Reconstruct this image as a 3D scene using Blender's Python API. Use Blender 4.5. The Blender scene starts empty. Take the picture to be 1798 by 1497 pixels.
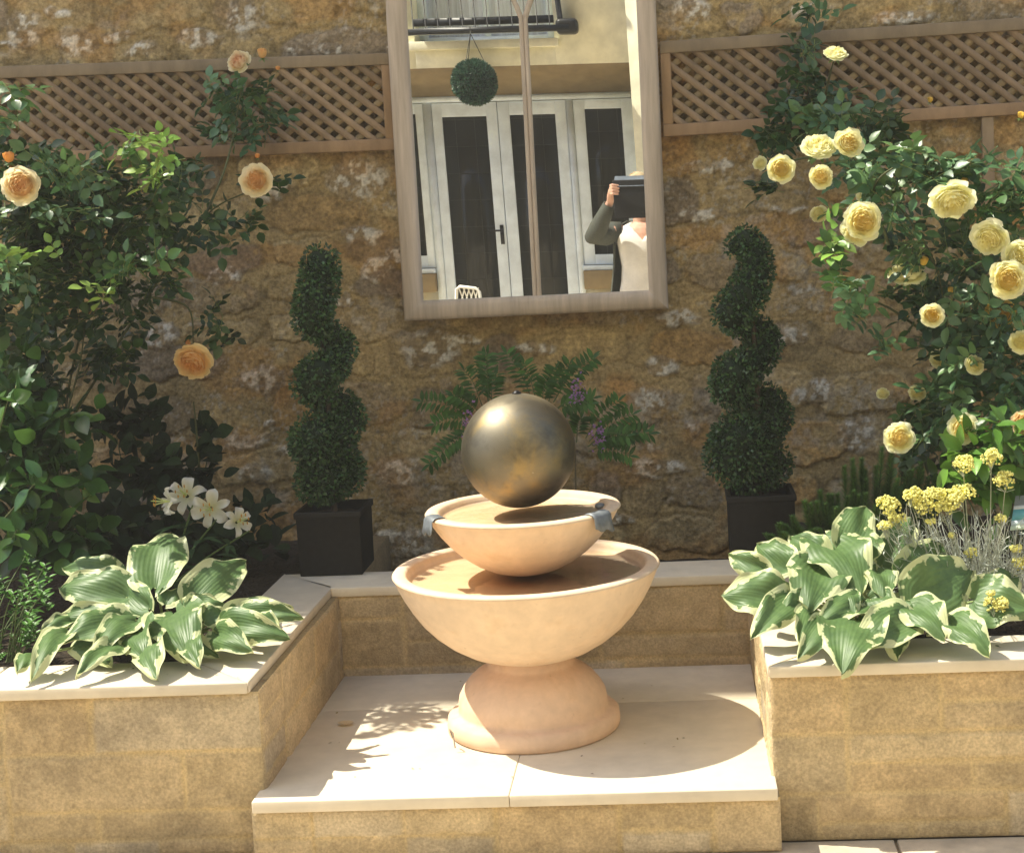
import bpy, math, random
import numpy as np
from mathutils import Matrix, Vector
random.seed(7)
RNG = np.random.default_rng(11)

# ------------------------------------------------------------------ camera, sky, sun, exposure
SC = bpy.context.scene
IMW, IMH = 1798., 1497.
F = 2740.; CX, CY = 1010., 668.               # the photograph is a crop: its optical centre is off the middle
K = F / 1900.                                 # depth unit of the plan below (y in P() is in this unit)
CAM = np.array([0., -3.85 * K, 1.52])
_ey = np.array([(1167 - CX) / F, (368 - CY) / F, 1.]); _ey /= np.linalg.norm(_ey)
_ex = np.array([1., -.042, 0.]); _ex[2] = -(_ex[:2] @ _ey[:2]) / _ey[2]; _ex /= np.linalg.norm(_ex)
_ez = np.cross(_ex, _ey)
AX = np.array([_ex, _ey, _ez])                # rows: world axes in camera coords (right, down, forward)
cam_d = bpy.data.cameras.new('camera'); cam = bpy.data.objects.new('camera', cam_d)
SC.collection.objects.link(cam); SC.camera = cam
cam_d.sensor_fit = 'HORIZONTAL'; cam_d.sensor_width = 36.; cam_d.lens = F / IMW * 36.
cam_d.shift_x = (IMW / 2 - CX) / IMW
cam_d.shift_y = -(IMH / 2 - CY) / IMW
cam_d.clip_start = .02; cam_d.clip_end = 200.
_r = AX @ np.array([1, 0, 0]); _u = AX @ np.array([0, -1, 0]); _b = AX @ np.array([0, 0, -1])
cam.matrix_world = Matrix(((_r[0], _u[0], _b[0], CAM[0]), (_r[1], _u[1], _b[1], CAM[1]), (_r[2], _u[2], _b[2], CAM[2]), (0, 0, 0, 1)))

SUN = np.array([-.59, .12, 1.])               # direction towards the sun
SUN /= np.linalg.norm(SUN)
w = bpy.data.worlds.new('World'); SC.world = w; w.use_nodes = True
nt = w.node_tree; bg = nt.nodes['Background']
sky = nt.nodes.new('ShaderNodeTexSky'); sky.sky_type = 'NISHITA'; sky.sun_disc = False
sky.sun_elevation = math.asin(SUN[2]); sky.sun_rotation = math.atan2(SUN[0], SUN[1])
sky.air_density = 1.0; sky.dust_density = 2.0
nt.links.new(sky.outputs[0], bg.inputs[0]); bg.inputs[1].default_value = .15
sl = bpy.data.lights.new('sun', 'SUN'); sl.energy = 4.9; sl.angle = math.radians(.5); sl.color = (1., .94, .78)
so = bpy.data.objects.new('sun', sl); SC.collection.objects.link(so)
so.rotation_euler = Vector(SUN.tolist()).to_track_quat('Z', 'Y').to_euler()
so.location = (-4, 2, 9)
vs = SC.view_settings; vs.view_transform = 'Standard'; vs.look = 'None'; vs.gamma = 1.; vs.exposure = .77
SC.cycles.max_bounces = 10; SC.cycles.diffuse_bounces = 6; SC.cycles.glossy_bounces = 5
SC.cycles.transparent_max_bounces = 12

# ------------------------------------------------------------------ helpers
def ray(px, py): return AX @ np.array([(px - CX) / F, (py - CY) / F, 1.])
def P(px, py, y):
    d = ray(px, py); return CAM + d * (K * y - CAM[1]) / d[1]
def PZ(px, py, z):
    d = ray(px, py); return CAM + d * (z - CAM[2]) / d[2]
def nrm(v):
    v = np.asarray(v, float); n = np.linalg.norm(v); return v / n if n > 1e-9 else np.array([0, 0, 1.])

def tag(o, label=None, cat=None, group=None, kind=None):
    if label: o['label'] = label
    if cat: o['category'] = cat
    if group: o['group'] = group
    if kind: o['kind'] = kind
    return o
def thing(name, loc, label, cat, group=None, kind=None):
    o = bpy.data.objects.new(name, None); SC.collection.objects.link(o)
    o.location = tuple(float(a) for a in loc); o.empty_display_size = .1
    return tag(o, label, cat, group, kind)

class MB:
    def __init__(s): s.V = []; s.C = []; s.F = {3: [], 4: []}; s.big = []; s.n = 0
    def add(s, v, f, c=(1, 1, 1)):
        v = np.asarray(v, float); s.V.append(v)
        c = np.asarray(c, float)
        s.C.append(np.broadcast_to(c, (len(v), 3)) if c.ndim == 1 else c)
        if isinstance(f, np.ndarray):
            s.F[f.shape[1]].append(f + s.n)
        else:
            for q in f:
                if len(q) in (3, 4): s.F[len(q)].append(np.array([q]) + s.n)
                else: s.big.append(tuple(i + s.n for i in q))
        s.n += len(v)
    def grid(s, A, c=(1, 1, 1), flip=False, closed=False):
        a, b = A.shape[:2]
        i = np.arange(a - 1)[:, None]; bb = b if closed else b - 1
        j = np.arange(bb)[None, :]; j2 = (j + 1) % b
        q = np.stack([i * b + j, i * b + j2, (i + 1) * b + j2, (i + 1) * b + j], -1).reshape(-1, 4)
        if flip: q = q[:, ::-1]
        c = np.asarray(c, float)
        if c.ndim == 3: c = c.reshape(-1, 3)
        s.add(A.reshape(-1, 3), q, c)
    def box(s, x0, x1, y0, y1, z0, z1, c=(1, 1, 1), T=None):
        v = np.array([[x, y, z] for x in (x0, x1) for y in (y0, y1) for z in (z0, z1)], float)
        if T is not None: v = T(v)
        s.add(v, np.array([[0, 1, 3, 2], [4, 6, 7, 5], [0, 4, 5, 1], [2, 3, 7, 6], [0, 2, 6, 4], [1, 5, 7, 3]]), c)
    def tube(s, pts, rad, k=6, c=(1, 1, 1), caps=True):
        pts = np.asarray(pts, float); m = len(pts)
        rad = np.broadcast_to(np.asarray(rad, float), (m,))
        t = np.gradient(pts, axis=0); t /= np.linalg.norm(t, axis=1)[:, None] + 1e-12
        ref = np.array([0, 0, 1.]) if abs(t[0][2]) < .9 else np.array([1., 0, 0])
        A = np.zeros((m, k, 3)); ang = np.arange(k) * 2 * math.pi / k
        for i in range(m):
            u = np.cross(t[i], ref); u = nrm(u); v_ = np.cross(t[i], u); ref = -np.cross(t[i], np.cross(ref, t[i])) * -1
            ref = nrm(np.cross(u, t[i])) if False else nrm(ref)
            A[i] = pts[i] + rad[i] * (np.cos(ang)[:, None] * u + np.sin(ang)[:, None] * v_)
        n0 = s.n; s.grid(A, c, closed=True)
        if caps:
            s.big.append(tuple(n0 + j for j in range(k))); s.big.append(tuple(n0 + (m - 1) * k + j for j in reversed(range(k))))
    def lathe(s, prof, cx, cy, k=96, c=(1, 1, 1), wob=0.):
        prof = np.asarray(prof, float); ang = np.arange(k) * 2 * math.pi / k
        r = prof[:, 0][:, None] * (1 + wob * np.sin(3 * ang + 1)[None, :])
        A = np.stack([cx + r * np.cos(ang), cy + r * np.sin(ang), np.broadcast_to(prof[:, 1][:, None], r.shape)], -1)
        s.grid(A, c, closed=True)
    def sphere(s, ctr, R, a=8, b=12, c=(1, 1, 1), M3=None):
        th = np.linspace(0.001, math.pi - .001, a)[:, None]; ph = (np.arange(b) * 2 * math.pi / b)[None, :]
        X = np.stack([np.sin(th) * np.cos(ph), np.sin(th) * np.sin(ph), np.cos(th) * np.ones_like(ph)], -1) * np.asarray(R, float)
        if M3 is not None: X = X @ np.asarray(M3).T
        s.grid(X + np.asarray(ctr), c, closed=True)
    def build(s, name, mat, parent=None, smooth=False, mods=None):
        me = bpy.data.meshes.new(name)
        V = np.concatenate(s.V); C = np.concatenate(s.C)
        me.vertices.add(len(V)); me.vertices.foreach_set('co', V.astype(np.float32).ravel())
        loops = []; starts = []; tot = []
        off = 0
        for k in (3, 4):
            if s.F[k]:
                f = np.concatenate(s.F[k]); loops.append(f.ravel())
                starts.append(off + np.arange(len(f)) * k); off += f.size
        if s.big:
            for q in s.big:
                loops.append(np.array(q)); starts.append(np.array([off])); off += len(q)
        L = np.concatenate(loops); S = np.concatenate(starts)
        me.loops.add(len(L)); me.loops.foreach_set('vertex_index', L.astype(np.int32))
        me.polygons.add(len(S)); me.polygons.foreach_set('loop_start', S.astype(np.int32))
        me.update(calc_edges=True); me.validate()
        at = me.color_attributes.new('Col', 'FLOAT_COLOR', 'POINT')
        C4 = np.ones((len(V), 4), np.float32); C4[:, :3] = C
        at.data.foreach_set('color', C4.ravel())
        if smooth: me.shade_smooth()
        me.materials.append(mat)
        o = bpy.data.objects.new(name, me); SC.collection.objects.link(o)
        if parent is not None:
            o.parent = parent
            if parent.type == 'EMPTY': o.matrix_parent_inverse = Matrix.Translation(-parent.location)
        return o

def bevel(o, wd=.004, seg=2):
    m = o.modifiers.new('bevel', 'BEVEL'); m.width = wd; m.segments = seg; m.limit_method = 'ANGLE'; m.angle_limit = math.radians(40)
    return o

# value noise
def _hash(ix, iy, seed):
    h = (ix.astype(np.int64) * 374761393 + iy.astype(np.int64) * 668265263 + seed * 974634777) & 0xffffffff
    h = ((h ^ (h >> 13)) * 1274126177) & 0xffffffff
    h = h ^ (h >> 16)
    return (h & 0xffff) / 65535.
def vn(x, y, seed=0):
    ix = np.floor(x); iy = np.floor(y); fx = x - ix; fy = y - iy
    fx = fx * fx * (3 - 2 * fx); fy = fy * fy * (3 - 2 * fy)
    a = _hash(ix, iy, seed); b = _hash(ix + 1, iy, seed); c = _hash(ix, iy + 1, seed); d = _hash(ix + 1, iy + 1, seed)
    return a + (b - a) * fx + (c - a) * fy + (a - b - c + d) * fx * fy
def fbm(x, y, seed=0, o=4):
    r = 0; a = .5; t = 0
    for i in range(o):
        r = r + a * vn(x * 2 ** i, y * 2 ** i, seed + i * 17); t += a; a *= .5
    return r / t
def sst(a, b, x):
    t = np.clip((x - a) / (b - a), 0, 1); return t * t * (3 - 2 * t)

# ------------------------------------------------------------------ materials
def newmat(name):
    m = bpy.data.materials.new(name); m.use_nodes = True
    n = m.node_tree.nodes; p = n['Principled BSDF']
    return m, m.node_tree, p
def N(t, kind, **kw):
    n = t.nodes.new(kind)
    for k, v in kw.items():
        if k.startswith('i_'): n.inputs[k[2:].replace('_', ' ')].default_value = v
        else: setattr(n, k, v)
    return n
def mat(name, tint=(1, 1, 1), stains=(), rough=.8, spec=.3, nscale=40., namt=.25, bump=.3, bscale=120., bdist=.002, metal=0., attr=True, trans=0., coat=0., coord='Object', nscale2=6., namt2=.15, sub=0., stretch=None):
    m, t, p = newmat(name); L = t.links.new
    tc = N(t, 'ShaderNodeTexCoord')
    vec = tc.outputs[coord]
    if stretch:
        mp = N(t, 'ShaderNodeMapping'); mp.inputs['Scale'].default_value = stretch; L(vec, mp.inputs[0]); vec = mp.outputs[0]
    col = N(t, 'ShaderNodeMix', data_type='RGBA', blend_type='MULTIPLY'); col.inputs[0].default_value = 1.
    if attr:
        a = N(t, 'ShaderNodeAttribute', attribute_name='Col'); L(a.outputs['Color'], col.inputs[6])
    else: col.inputs[6].default_value = (1, 1, 1, 1)
    col.inputs[7].default_value = (*tint, 1)
    cur = col.outputs[2]
    for sc, am in ((nscale, namt), (nscale2, namt2)):
        if am <= 0: continue
        nz = N(t, 'ShaderNodeTexNoise'); nz.inputs['Scale'].default_value = sc; nz.inputs['Detail'].default_value = 5; nz.inputs['Roughness'].default_value = .6
        L(vec, nz.inputs['Vector'])
        mr = N(t, 'ShaderNodeMapRange'); mr.inputs[1].default_value = .3; mr.inputs[2].default_value = .7
        mr.inputs[3].default_value = 1 - am; mr.inputs[4].default_value = 1 + am; L(nz.outputs[0], mr.inputs[0])
        mx = N(t, 'ShaderNodeMix', data_type='RGBA', blend_type='MULTIPLY'); mx.inputs[0].default_value = 1.
        cb = N(t, 'ShaderNodeCombineColor')
        for i in range(3): L(mr.outputs[0], cb.inputs[i])
        L(cur, mx.inputs[6]); L(cb.outputs[0], mx.inputs[7]); cur = mx.outputs[2]
    for (sc_, lo, hi, amt, col_) in stains:
        nz = N(t, 'ShaderNodeTexNoise'); nz.inputs['Scale'].default_value = sc_; nz.inputs['Detail'].default_value = 6; nz.inputs['Roughness'].default_value = .65; nz.inputs['Distortion'].default_value = .4
        L(vec, nz.inputs['Vector'])
        mr = N(t, 'ShaderNodeMapRange'); mr.inputs[1].default_value = lo; mr.inputs[2].default_value = hi; mr.inputs[3].default_value = 0; mr.inputs[4].default_value = amt; L(nz.outputs[0], mr.inputs[0])
        mx = N(t, 'ShaderNodeMix', data_type='RGBA'); mx.inputs[7].default_value = (*col_, 1); L(mr.outputs[0], mx.inputs[0]); L(cur, mx.inputs[6]); cur = mx.outputs[2]
    L(cur, p.inputs['Base Color'])
    p.inputs['Roughness'].default_value = rough; p.inputs['Specular IOR Level'].default_value = spec; p.inputs['Metallic'].default_value = metal
    if coat: p.inputs['Coat Weight'].default_value = coat; p.inputs['Coat Roughness'].default_value = .25
    if sub: p.inputs['Subsurface Weight'].default_value = sub; p.inputs['Subsurface Radius'].default_value = (.01, .006, .003)
    if bump:
        nb = N(t, 'ShaderNodeTexNoise'); nb.inputs['Scale'].default_value = bscale; nb.inputs['Detail'].default_value = 6; L(vec, nb.inputs['Vector'])
        b = N(t, 'ShaderNodeBump'); b.inputs['Strength'].default_value = bump; b.inputs['Distance'].default_value = bdist
        L(nb.outputs[0], b.inputs['Height']); L(b.outputs[0], p.inputs['Normal'])
    if trans:
        tr = N(t, 'ShaderNodeBsdfTranslucent'); L(cur, tr.inputs['Color'])
        ms = N(t, 'ShaderNodeMixShader'); ms.inputs[0].default_value = trans
        L(p.outputs[0], ms.inputs[1]); L(tr.outputs[0], ms.inputs[2]); L(ms.outputs[0], t.nodes['Material Output'].inputs['Surface'])
    return m

M_STONE = mat('rubble stone', rough=.9, spec=.2, nscale=75, namt=.38, bump=.9, bscale=70, bdist=.009, nscale2=4, namt2=.15)
M_BLOCK = mat('sandstone block', stains=((5, .58, .75, .25, (.36, .30, .19)), (40, .62, .72, .4, (.27, .20, .12)), (26, .60, .70, .22, (.66, .55, .36))), rough=.92, spec=.2, nscale=140, namt=.25, bump=.8, bscale=220, bdist=.004, nscale2=9, namt2=.15)
M_COPE = mat('sawn sandstone', tint=(.68, .60, .47), stains=((5, .55, .75, .25, (.50, .40, .27)), (120, .70, .76, .6, (.30, .24, .17)), (18, .62, .72, .18, (.45, .38, .28))), rough=.75, spec=.3, nscale=14, namt=.07, bump=.12, bscale=300, bdist=.001, nscale2=3, namt2=.06)
M_PAVE = mat('paving', tint=(.56, .49, .39), rough=.85, nscale=12, namt=.12, bump=.3, bscale=150, bdist=.002)
M_TERRA = mat('terracotta', tint=(.74, .565, .395), stains=((4, .55, .75, .25, (.78, .62, .44)), (9, .54, .70, .38, (.60, .38, .19)), (30, .60, .72, .25, (.80, .66, .50)), (45, .64, .74, .5, (.38, .27, .17)), (160, .68, .74, .5, (.33, .24, .16))), rough=.72, spec=.3, nscale=9, namt=.10, bump=.15, bscale=180, bdist=.0015, nscale2=35, namt2=.05, attr=True)
M_SOIL = mat('soil', tint=(.045, .032, .02), rough=1, nscale=60, namt=.5, bump=1, bscale=60, bdist=.03, attr=False)
M_TREL = mat('trellis timber', tint=(.275, .20, .12), rough=.85, nscale=20, namt=.18, bump=.4, bscale=90, bdist=.001, stretch=(1, 1, .35))
M_FRAME = mat('weathered frame timber', tint=(.47, .39, .305), rough=.8, nscale=16, namt=.14, bump=.35, bscale=80, bdist=.0015, stretch=(4, 1, .3))
M_LEAF = mat('rose leaf', rough=.38, spec=.5, nscale=30, namt=.2, bump=.35, bscale=90, bdist=.002, trans=.16, nscale2=5, namt2=.12)
M_GLEAF = mat('glossy leaf', rough=.3, spec=.5, nscale=25, namt=.15, bump=.2, bscale=60, bdist=.002, trans=.22)
M_DULL = mat('matt leaf', rough=.65, spec=.25, nscale=60, namt=.25, bump=0, trans=.12)
M_STEM = mat('stem', rough=.7, spec=.3, nscale=40, namt=.25, bump=.2, trans=0)
M_PETAL = mat('petal', rough=.6, spec=.2, nscale=40, namt=.06, bump=.15, bscale=80, trans=.5, namt2=.0)
M_POLLEN = mat('stamen', rough=.8, nscale=90, namt=.2, bump=0, trans=.1)
M_SILVER = mat('silver foliage', rough=.85, spec=.15, nscale=60, namt=.2, bump=0, trans=.1)
M_POT = mat('dark planter', tint=(.015, .0135, .012), rough=.75, nscale=50, namt=.25, bump=.4, bscale=200, bdist=.001, attr=False)
M_BRONZE = mat('bronze metal', tint=(.21, .185, .135), stains=((6, .48, .66, .7, (.36, .255, .10)), (11, .52, .68, .6, (.085, .075, .06)), (140, .72, .76, .5, (.6, .58, .5))), rough=.50, spec=.5, metal=1, nscale=5, namt=.10, bump=.1, bscale=25, bdist=.002, attr=False, nscale2=30, namt2=.05)
M_LEAD = mat('lead strip', tint=(.20, .22, .24), rough=.5, metal=.3, nscale=60, namt=.2, bump=.3, bscale=80, bdist=.002, attr=False)
M_BLACK = mat('black metal', tint=(.012, .012, .013), rough=.4, bump=0, attr=False)
M_RENDER = mat('cream render', tint=(.88, .85, .66), rough=.9, nscale=5, namt=.05, bump=.3, bscale=120, bdist=.002, attr=False)
M_OCHRE = mat('ochre stone', tint=(.30, .225, .12), rough=.9, nscale=8, namt=.1, bump=.3, attr=False)
M_WHITE = mat('white joinery', tint=(.80, .90, 1.), rough=.35, spec=.5, nscale=5, namt=.02, bump=0, attr=False)
M_CHAIR = mat('white cast metal', tint=(.75, .73, .66), rough=.5, nscale=30, namt=.08, bump=.2, attr=False)
M_SKIN = mat('skin', tint=(.62, .36, .26), rough=.55, spec=.35, nscale=30, namt=.06, bump=.1, bscale=300, attr=False, sub=.15)
M_KNIT = mat('white knit', tint=(.78, .75, .70), rough=.95, nscale=200, namt=.08, bump=.5, bscale=250, bdist=.003, attr=False)
M_CARD = mat('charcoal cardigan', tint=(.075, .08, .066), rough=.95, nscale=120, namt=.2, bump=.6, bscale=200, bdist=.003, attr=False)
M_TROU = mat('dark trousers', tint=(.04, .045, .06), rough=.9, nscale=80, namt=.2, bump=.3, attr=False)
M_HAIR = mat('blonde hair', tint=(.50, .38, .22), rough=.6, nscale=120, namt=.3, bump=.8, bscale=150, bdist=.004, attr=False, stretch=(3, 3, .4))
M_CASE = mat('black case', tint=(.012, .012, .013), rough=.6, bump=.1, attr=False)
M_CASE2 = mat('sunlit case', tint=(.10, .12, .15), rough=.45, bump=.1, attr=False)  # grey stands for sun on the folded cover's top, put into the colour
M_CHAIN = mat('chain', tint=(.05, .05, .04), rough=.6, bump=0, attr=False)
M_CURT = mat('net curtain', tint=(.75, .80, .92), rough=.7, nscale=3, namt=.15, bump=.3, bscale=8, bdist=.02, attr=False, stretch=(6, 6, .2))
M_PLAIN = mat('printed card', rough=.35, spec=.5, nscale=40, namt=.03, bump=0)

def mirror_mat():
    m, t, p = newmat('mirror glass'); p.inputs['Metallic'].default_value = 1; p.inputs['Roughness'].default_value = .004
    p.inputs['Base Color'].default_value = (.93, .94, .92, 1); return m
def pane_mat():
    m, t, p = newmat('dark pane'); p.inputs['Base Color'].default_value = (.018, .018, .014, 1); p.inputs['Roughness'].default_value = .03
    p.inputs['Specular IOR Level'].default_value = .22; return m
def water_mat():
    m, t, p = newmat('water'); L = t.links.new
    tr = N(t, 'ShaderNodeBsdfTransparent'); tr.inputs[0].default_value = (1., .97, .91, 1)
    gl = N(t, 'ShaderNodeBsdfGlossy'); gl.inputs['Roughness'].default_value = .03
    fr = N(t, 'ShaderNodeFresnel'); fr.inputs['IOR'].default_value = 1.33
    nb = N(t, 'ShaderNodeTexNoise'); nb.inputs['Scale'].default_value = 14.; nb.inputs['Detail'].default_value = 2
    b = N(t, 'ShaderNodeBump'); b.inputs['Strength'].default_value = .25; b.inputs['Distance'].default_value = .004
    L(nb.outputs[0], b.inputs['Height']); L(b.outputs[0], gl.inputs['Normal']); L(b.outputs[0], fr.inputs['Normal'])
    ms = N(t, 'ShaderNodeMixShader'); L(fr.outputs[0], ms.inputs[0]); L(tr.outputs[0], ms.inputs[1]); L(gl.outputs[0], ms.inputs[2])
    L(ms.outputs[0], t.nodes['Material Output'].inputs['Surface']); return m
def hosta_mat():
    # Col = (along the leaf, distance from the midrib, leaf random)
    m, t, p = newmat('variegated hosta leaf'); L = t.links.new
    a = N(t, 'ShaderNodeAttribute', attribute_name='Col'); sp = N(t, 'ShaderNodeSeparateColor'); L(a.outputs['Color'], sp.inputs[0])
    tc = N(t, 'ShaderNodeTexCoord')
    def noise(sc, det=3):
        n = N(t, 'ShaderNodeTexNoise'); n.inputs['Scale'].default_value = sc; n.inputs['Detail'].default_value = det; L(tc.outputs['Object'], n.inputs[0]); return n.outputs[0]
    def math_(op, x, y):
        n = N(t, 'ShaderNodeMath', operation=op)
        for i, v in ((0, x), (1, y)):
            if isinstance(v, (int, float)): n.inputs[i].default_value = v
            else: L(v, n.inputs[i])
        return n.outputs[0]
    nz = math_('MULTIPLY', math_('SUBTRACT', noise(26, 5), .5), 1.7)
    v = math_('ADD', sp.outputs[1], nz)
    v = math_('ADD', v, math_('MULTIPLY', math_('POWER', sp.outputs[0], 4), .35))
    v = math_('ADD', v, math_('MULTIPLY', math_('SUBTRACT', sp.outputs[2], .5), .22))
    mr = N(t, 'ShaderNodeMapRange'); mr.inputs[1].default_value = .76; mr.inputs[2].default_value = .82; L(v, mr.inputs[0])
    gmix = N(t, 'ShaderNodeMix', data_type='RGBA'); L(noise(55), gmix.inputs[0])
    gmix.inputs[6].default_value = (.06, .12, .045, 1); gmix.inputs[7].default_value = (.15, .25, .08, 1)
    cmix = N(t, 'ShaderNodeMix', data_type='RGBA'); L(noise(14), cmix.inputs[0])
    cmix.inputs[6].default_value = (.52, .58, .27, 1); cmix.inputs[7].default_value = (.66, .68, .42, 1)
    mx = N(t, 'ShaderNodeMix', data_type='RGBA'); L(mr.outputs[0], mx.inputs[0]); L(gmix.outputs[2], mx.inputs[6]); L(cmix.outputs[2], mx.inputs[7])
    L(mx.outputs[2], p.inputs['Base Color']); p.inputs['Roughness'].default_value = .45; p.inputs['Specular IOR Level'].default_value = .4
    # ribs follow the leaf: fine bump across it
    rib = math_('SINE', math_('MULTIPLY', sp.outputs[1], 42.), 0.)
    b = N(t, 'ShaderNodeBump'); b.inputs['Strength'].default_value = .22; b.inputs['Distance'].default_value = .0012
    L(math_('ADD', rib, noise(90)), b.inputs['Height']); L(b.outputs[0], p.inputs['Normal'])
    tr = N(t, 'ShaderNodeBsdfTranslucent'); L(mx.outputs[2], tr.inputs[0])
    ms = N(t, 'ShaderNodeMixShader'); ms.inputs[0].default_value = .22; L(p.outputs[0], ms.inputs[1]); L(tr.outputs[0], ms.inputs[2])
    L(ms.outputs[0], t.nodes['Material Output'].inputs['Surface']); return m
M_MIRROR = mirror_mat(); M_PANE = pane_mat(); M_WATER = water_mat(); M_HOSTA = hosta_mat()

# ------------------------------------------------------------------ ground and soil
mb = MB()
g0 = -.024
mb.box(-60, 60, -60, 60, g0 - .3, g0 - .012, (.5, .45, .38))
ground = mb.build('ground', M_PAVE); tag(ground, kind='structure')
mb = MB(); rr = random.Random(3)
y = -1.86; first = True
while y > -7.0:
    h = .45; x = -3.6 + rr.uniform(-.2, .2)
    while x < 3.2:
        wd = rr.choice([.45, .6, .9]); k = rr.uniform(.92, 1.08)
        mb.box(x + .004, x + wd - .004, y - h + .004, y - .004, g0 - .04, g0 - .002, (k, k * .99, k * .96)); x += wd
    y -= h
pav = mb.build('paving', M_PAVE); tag(pav, kind='structure'); bevel(pav, .003)
mb = MB()
def soil_patch(x0, x1, y0, y1, z, seed):
    nx = int((x1 - x0) / .02) + 2; ny = int((y1 - y0) / .02) + 2
    X, Y = np.meshgrid(np.linspace(x0, x1, nx), np.linspace(y0, y1, ny))
    Z = z + .025 * (fbm(X * 14, Y * 14, seed) - .5)
    mb.grid(np.stack([X, Y, Z], -1))
soil_patch(-4., -1.25, -1.77, .03, .385, 5); soil_patch(-1.26, .43, -.74, .03, .26, 9); soil_patch(.40, 3., -1.77, .03, .385, 7)
soil = mb.build('soil', M_SOIL, smooth=True); tag(soil, kind='structure')

# ------------------------------------------------------------------ rubble wall behind
PALE_PX = [(622, 315, 60, 34), (660, 478, 32, 26), (598, 535, 16, 12), (757, 615, 58, 32), (455, 667, 52, 24), (435, 770, 45, 18), (285, 592, 34, 26),
           (1210, 15, 42, 26), (1150, 820, 62, 16), (1225, 378, 60, 14), (1500, 765, 42, 34), (1425, 688, 42, 22), (1390, 590, 36, 18), (1190, 560, 45, 16),
           (1135, 700, 40, 26), (690, 95, 20, 16), (130, 75, 40, 28), (45, 55, 40, 30), (430, 30, 34, 40), (350, 70, 45, 14), (570, 90, 40, 12), (700, 830, 50, 30),
           (720, 955, 40, 25), (1230, 300, 35, 12), (640, 410, 40, 16), (390, 480, 34, 16), (1590, 30, 60, 14), (1420, 15, 50, 12), (520, 790, 30, 12), (205, 60, 40, 10),
           (1160, 640, 30, 20), (940, 610, 40, 12), (1330, 900, 40, 20), (480, 330, 40, 20), (1090, 910, 30, 14)]
_rp = random.Random(77)
PALE_PX += [(_rp.uniform(0, 1798), _rp.uniform(0, 960), _rp.uniform(10, 38), _rp.uniform(6, 18)) for _ in range(46)]
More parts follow.
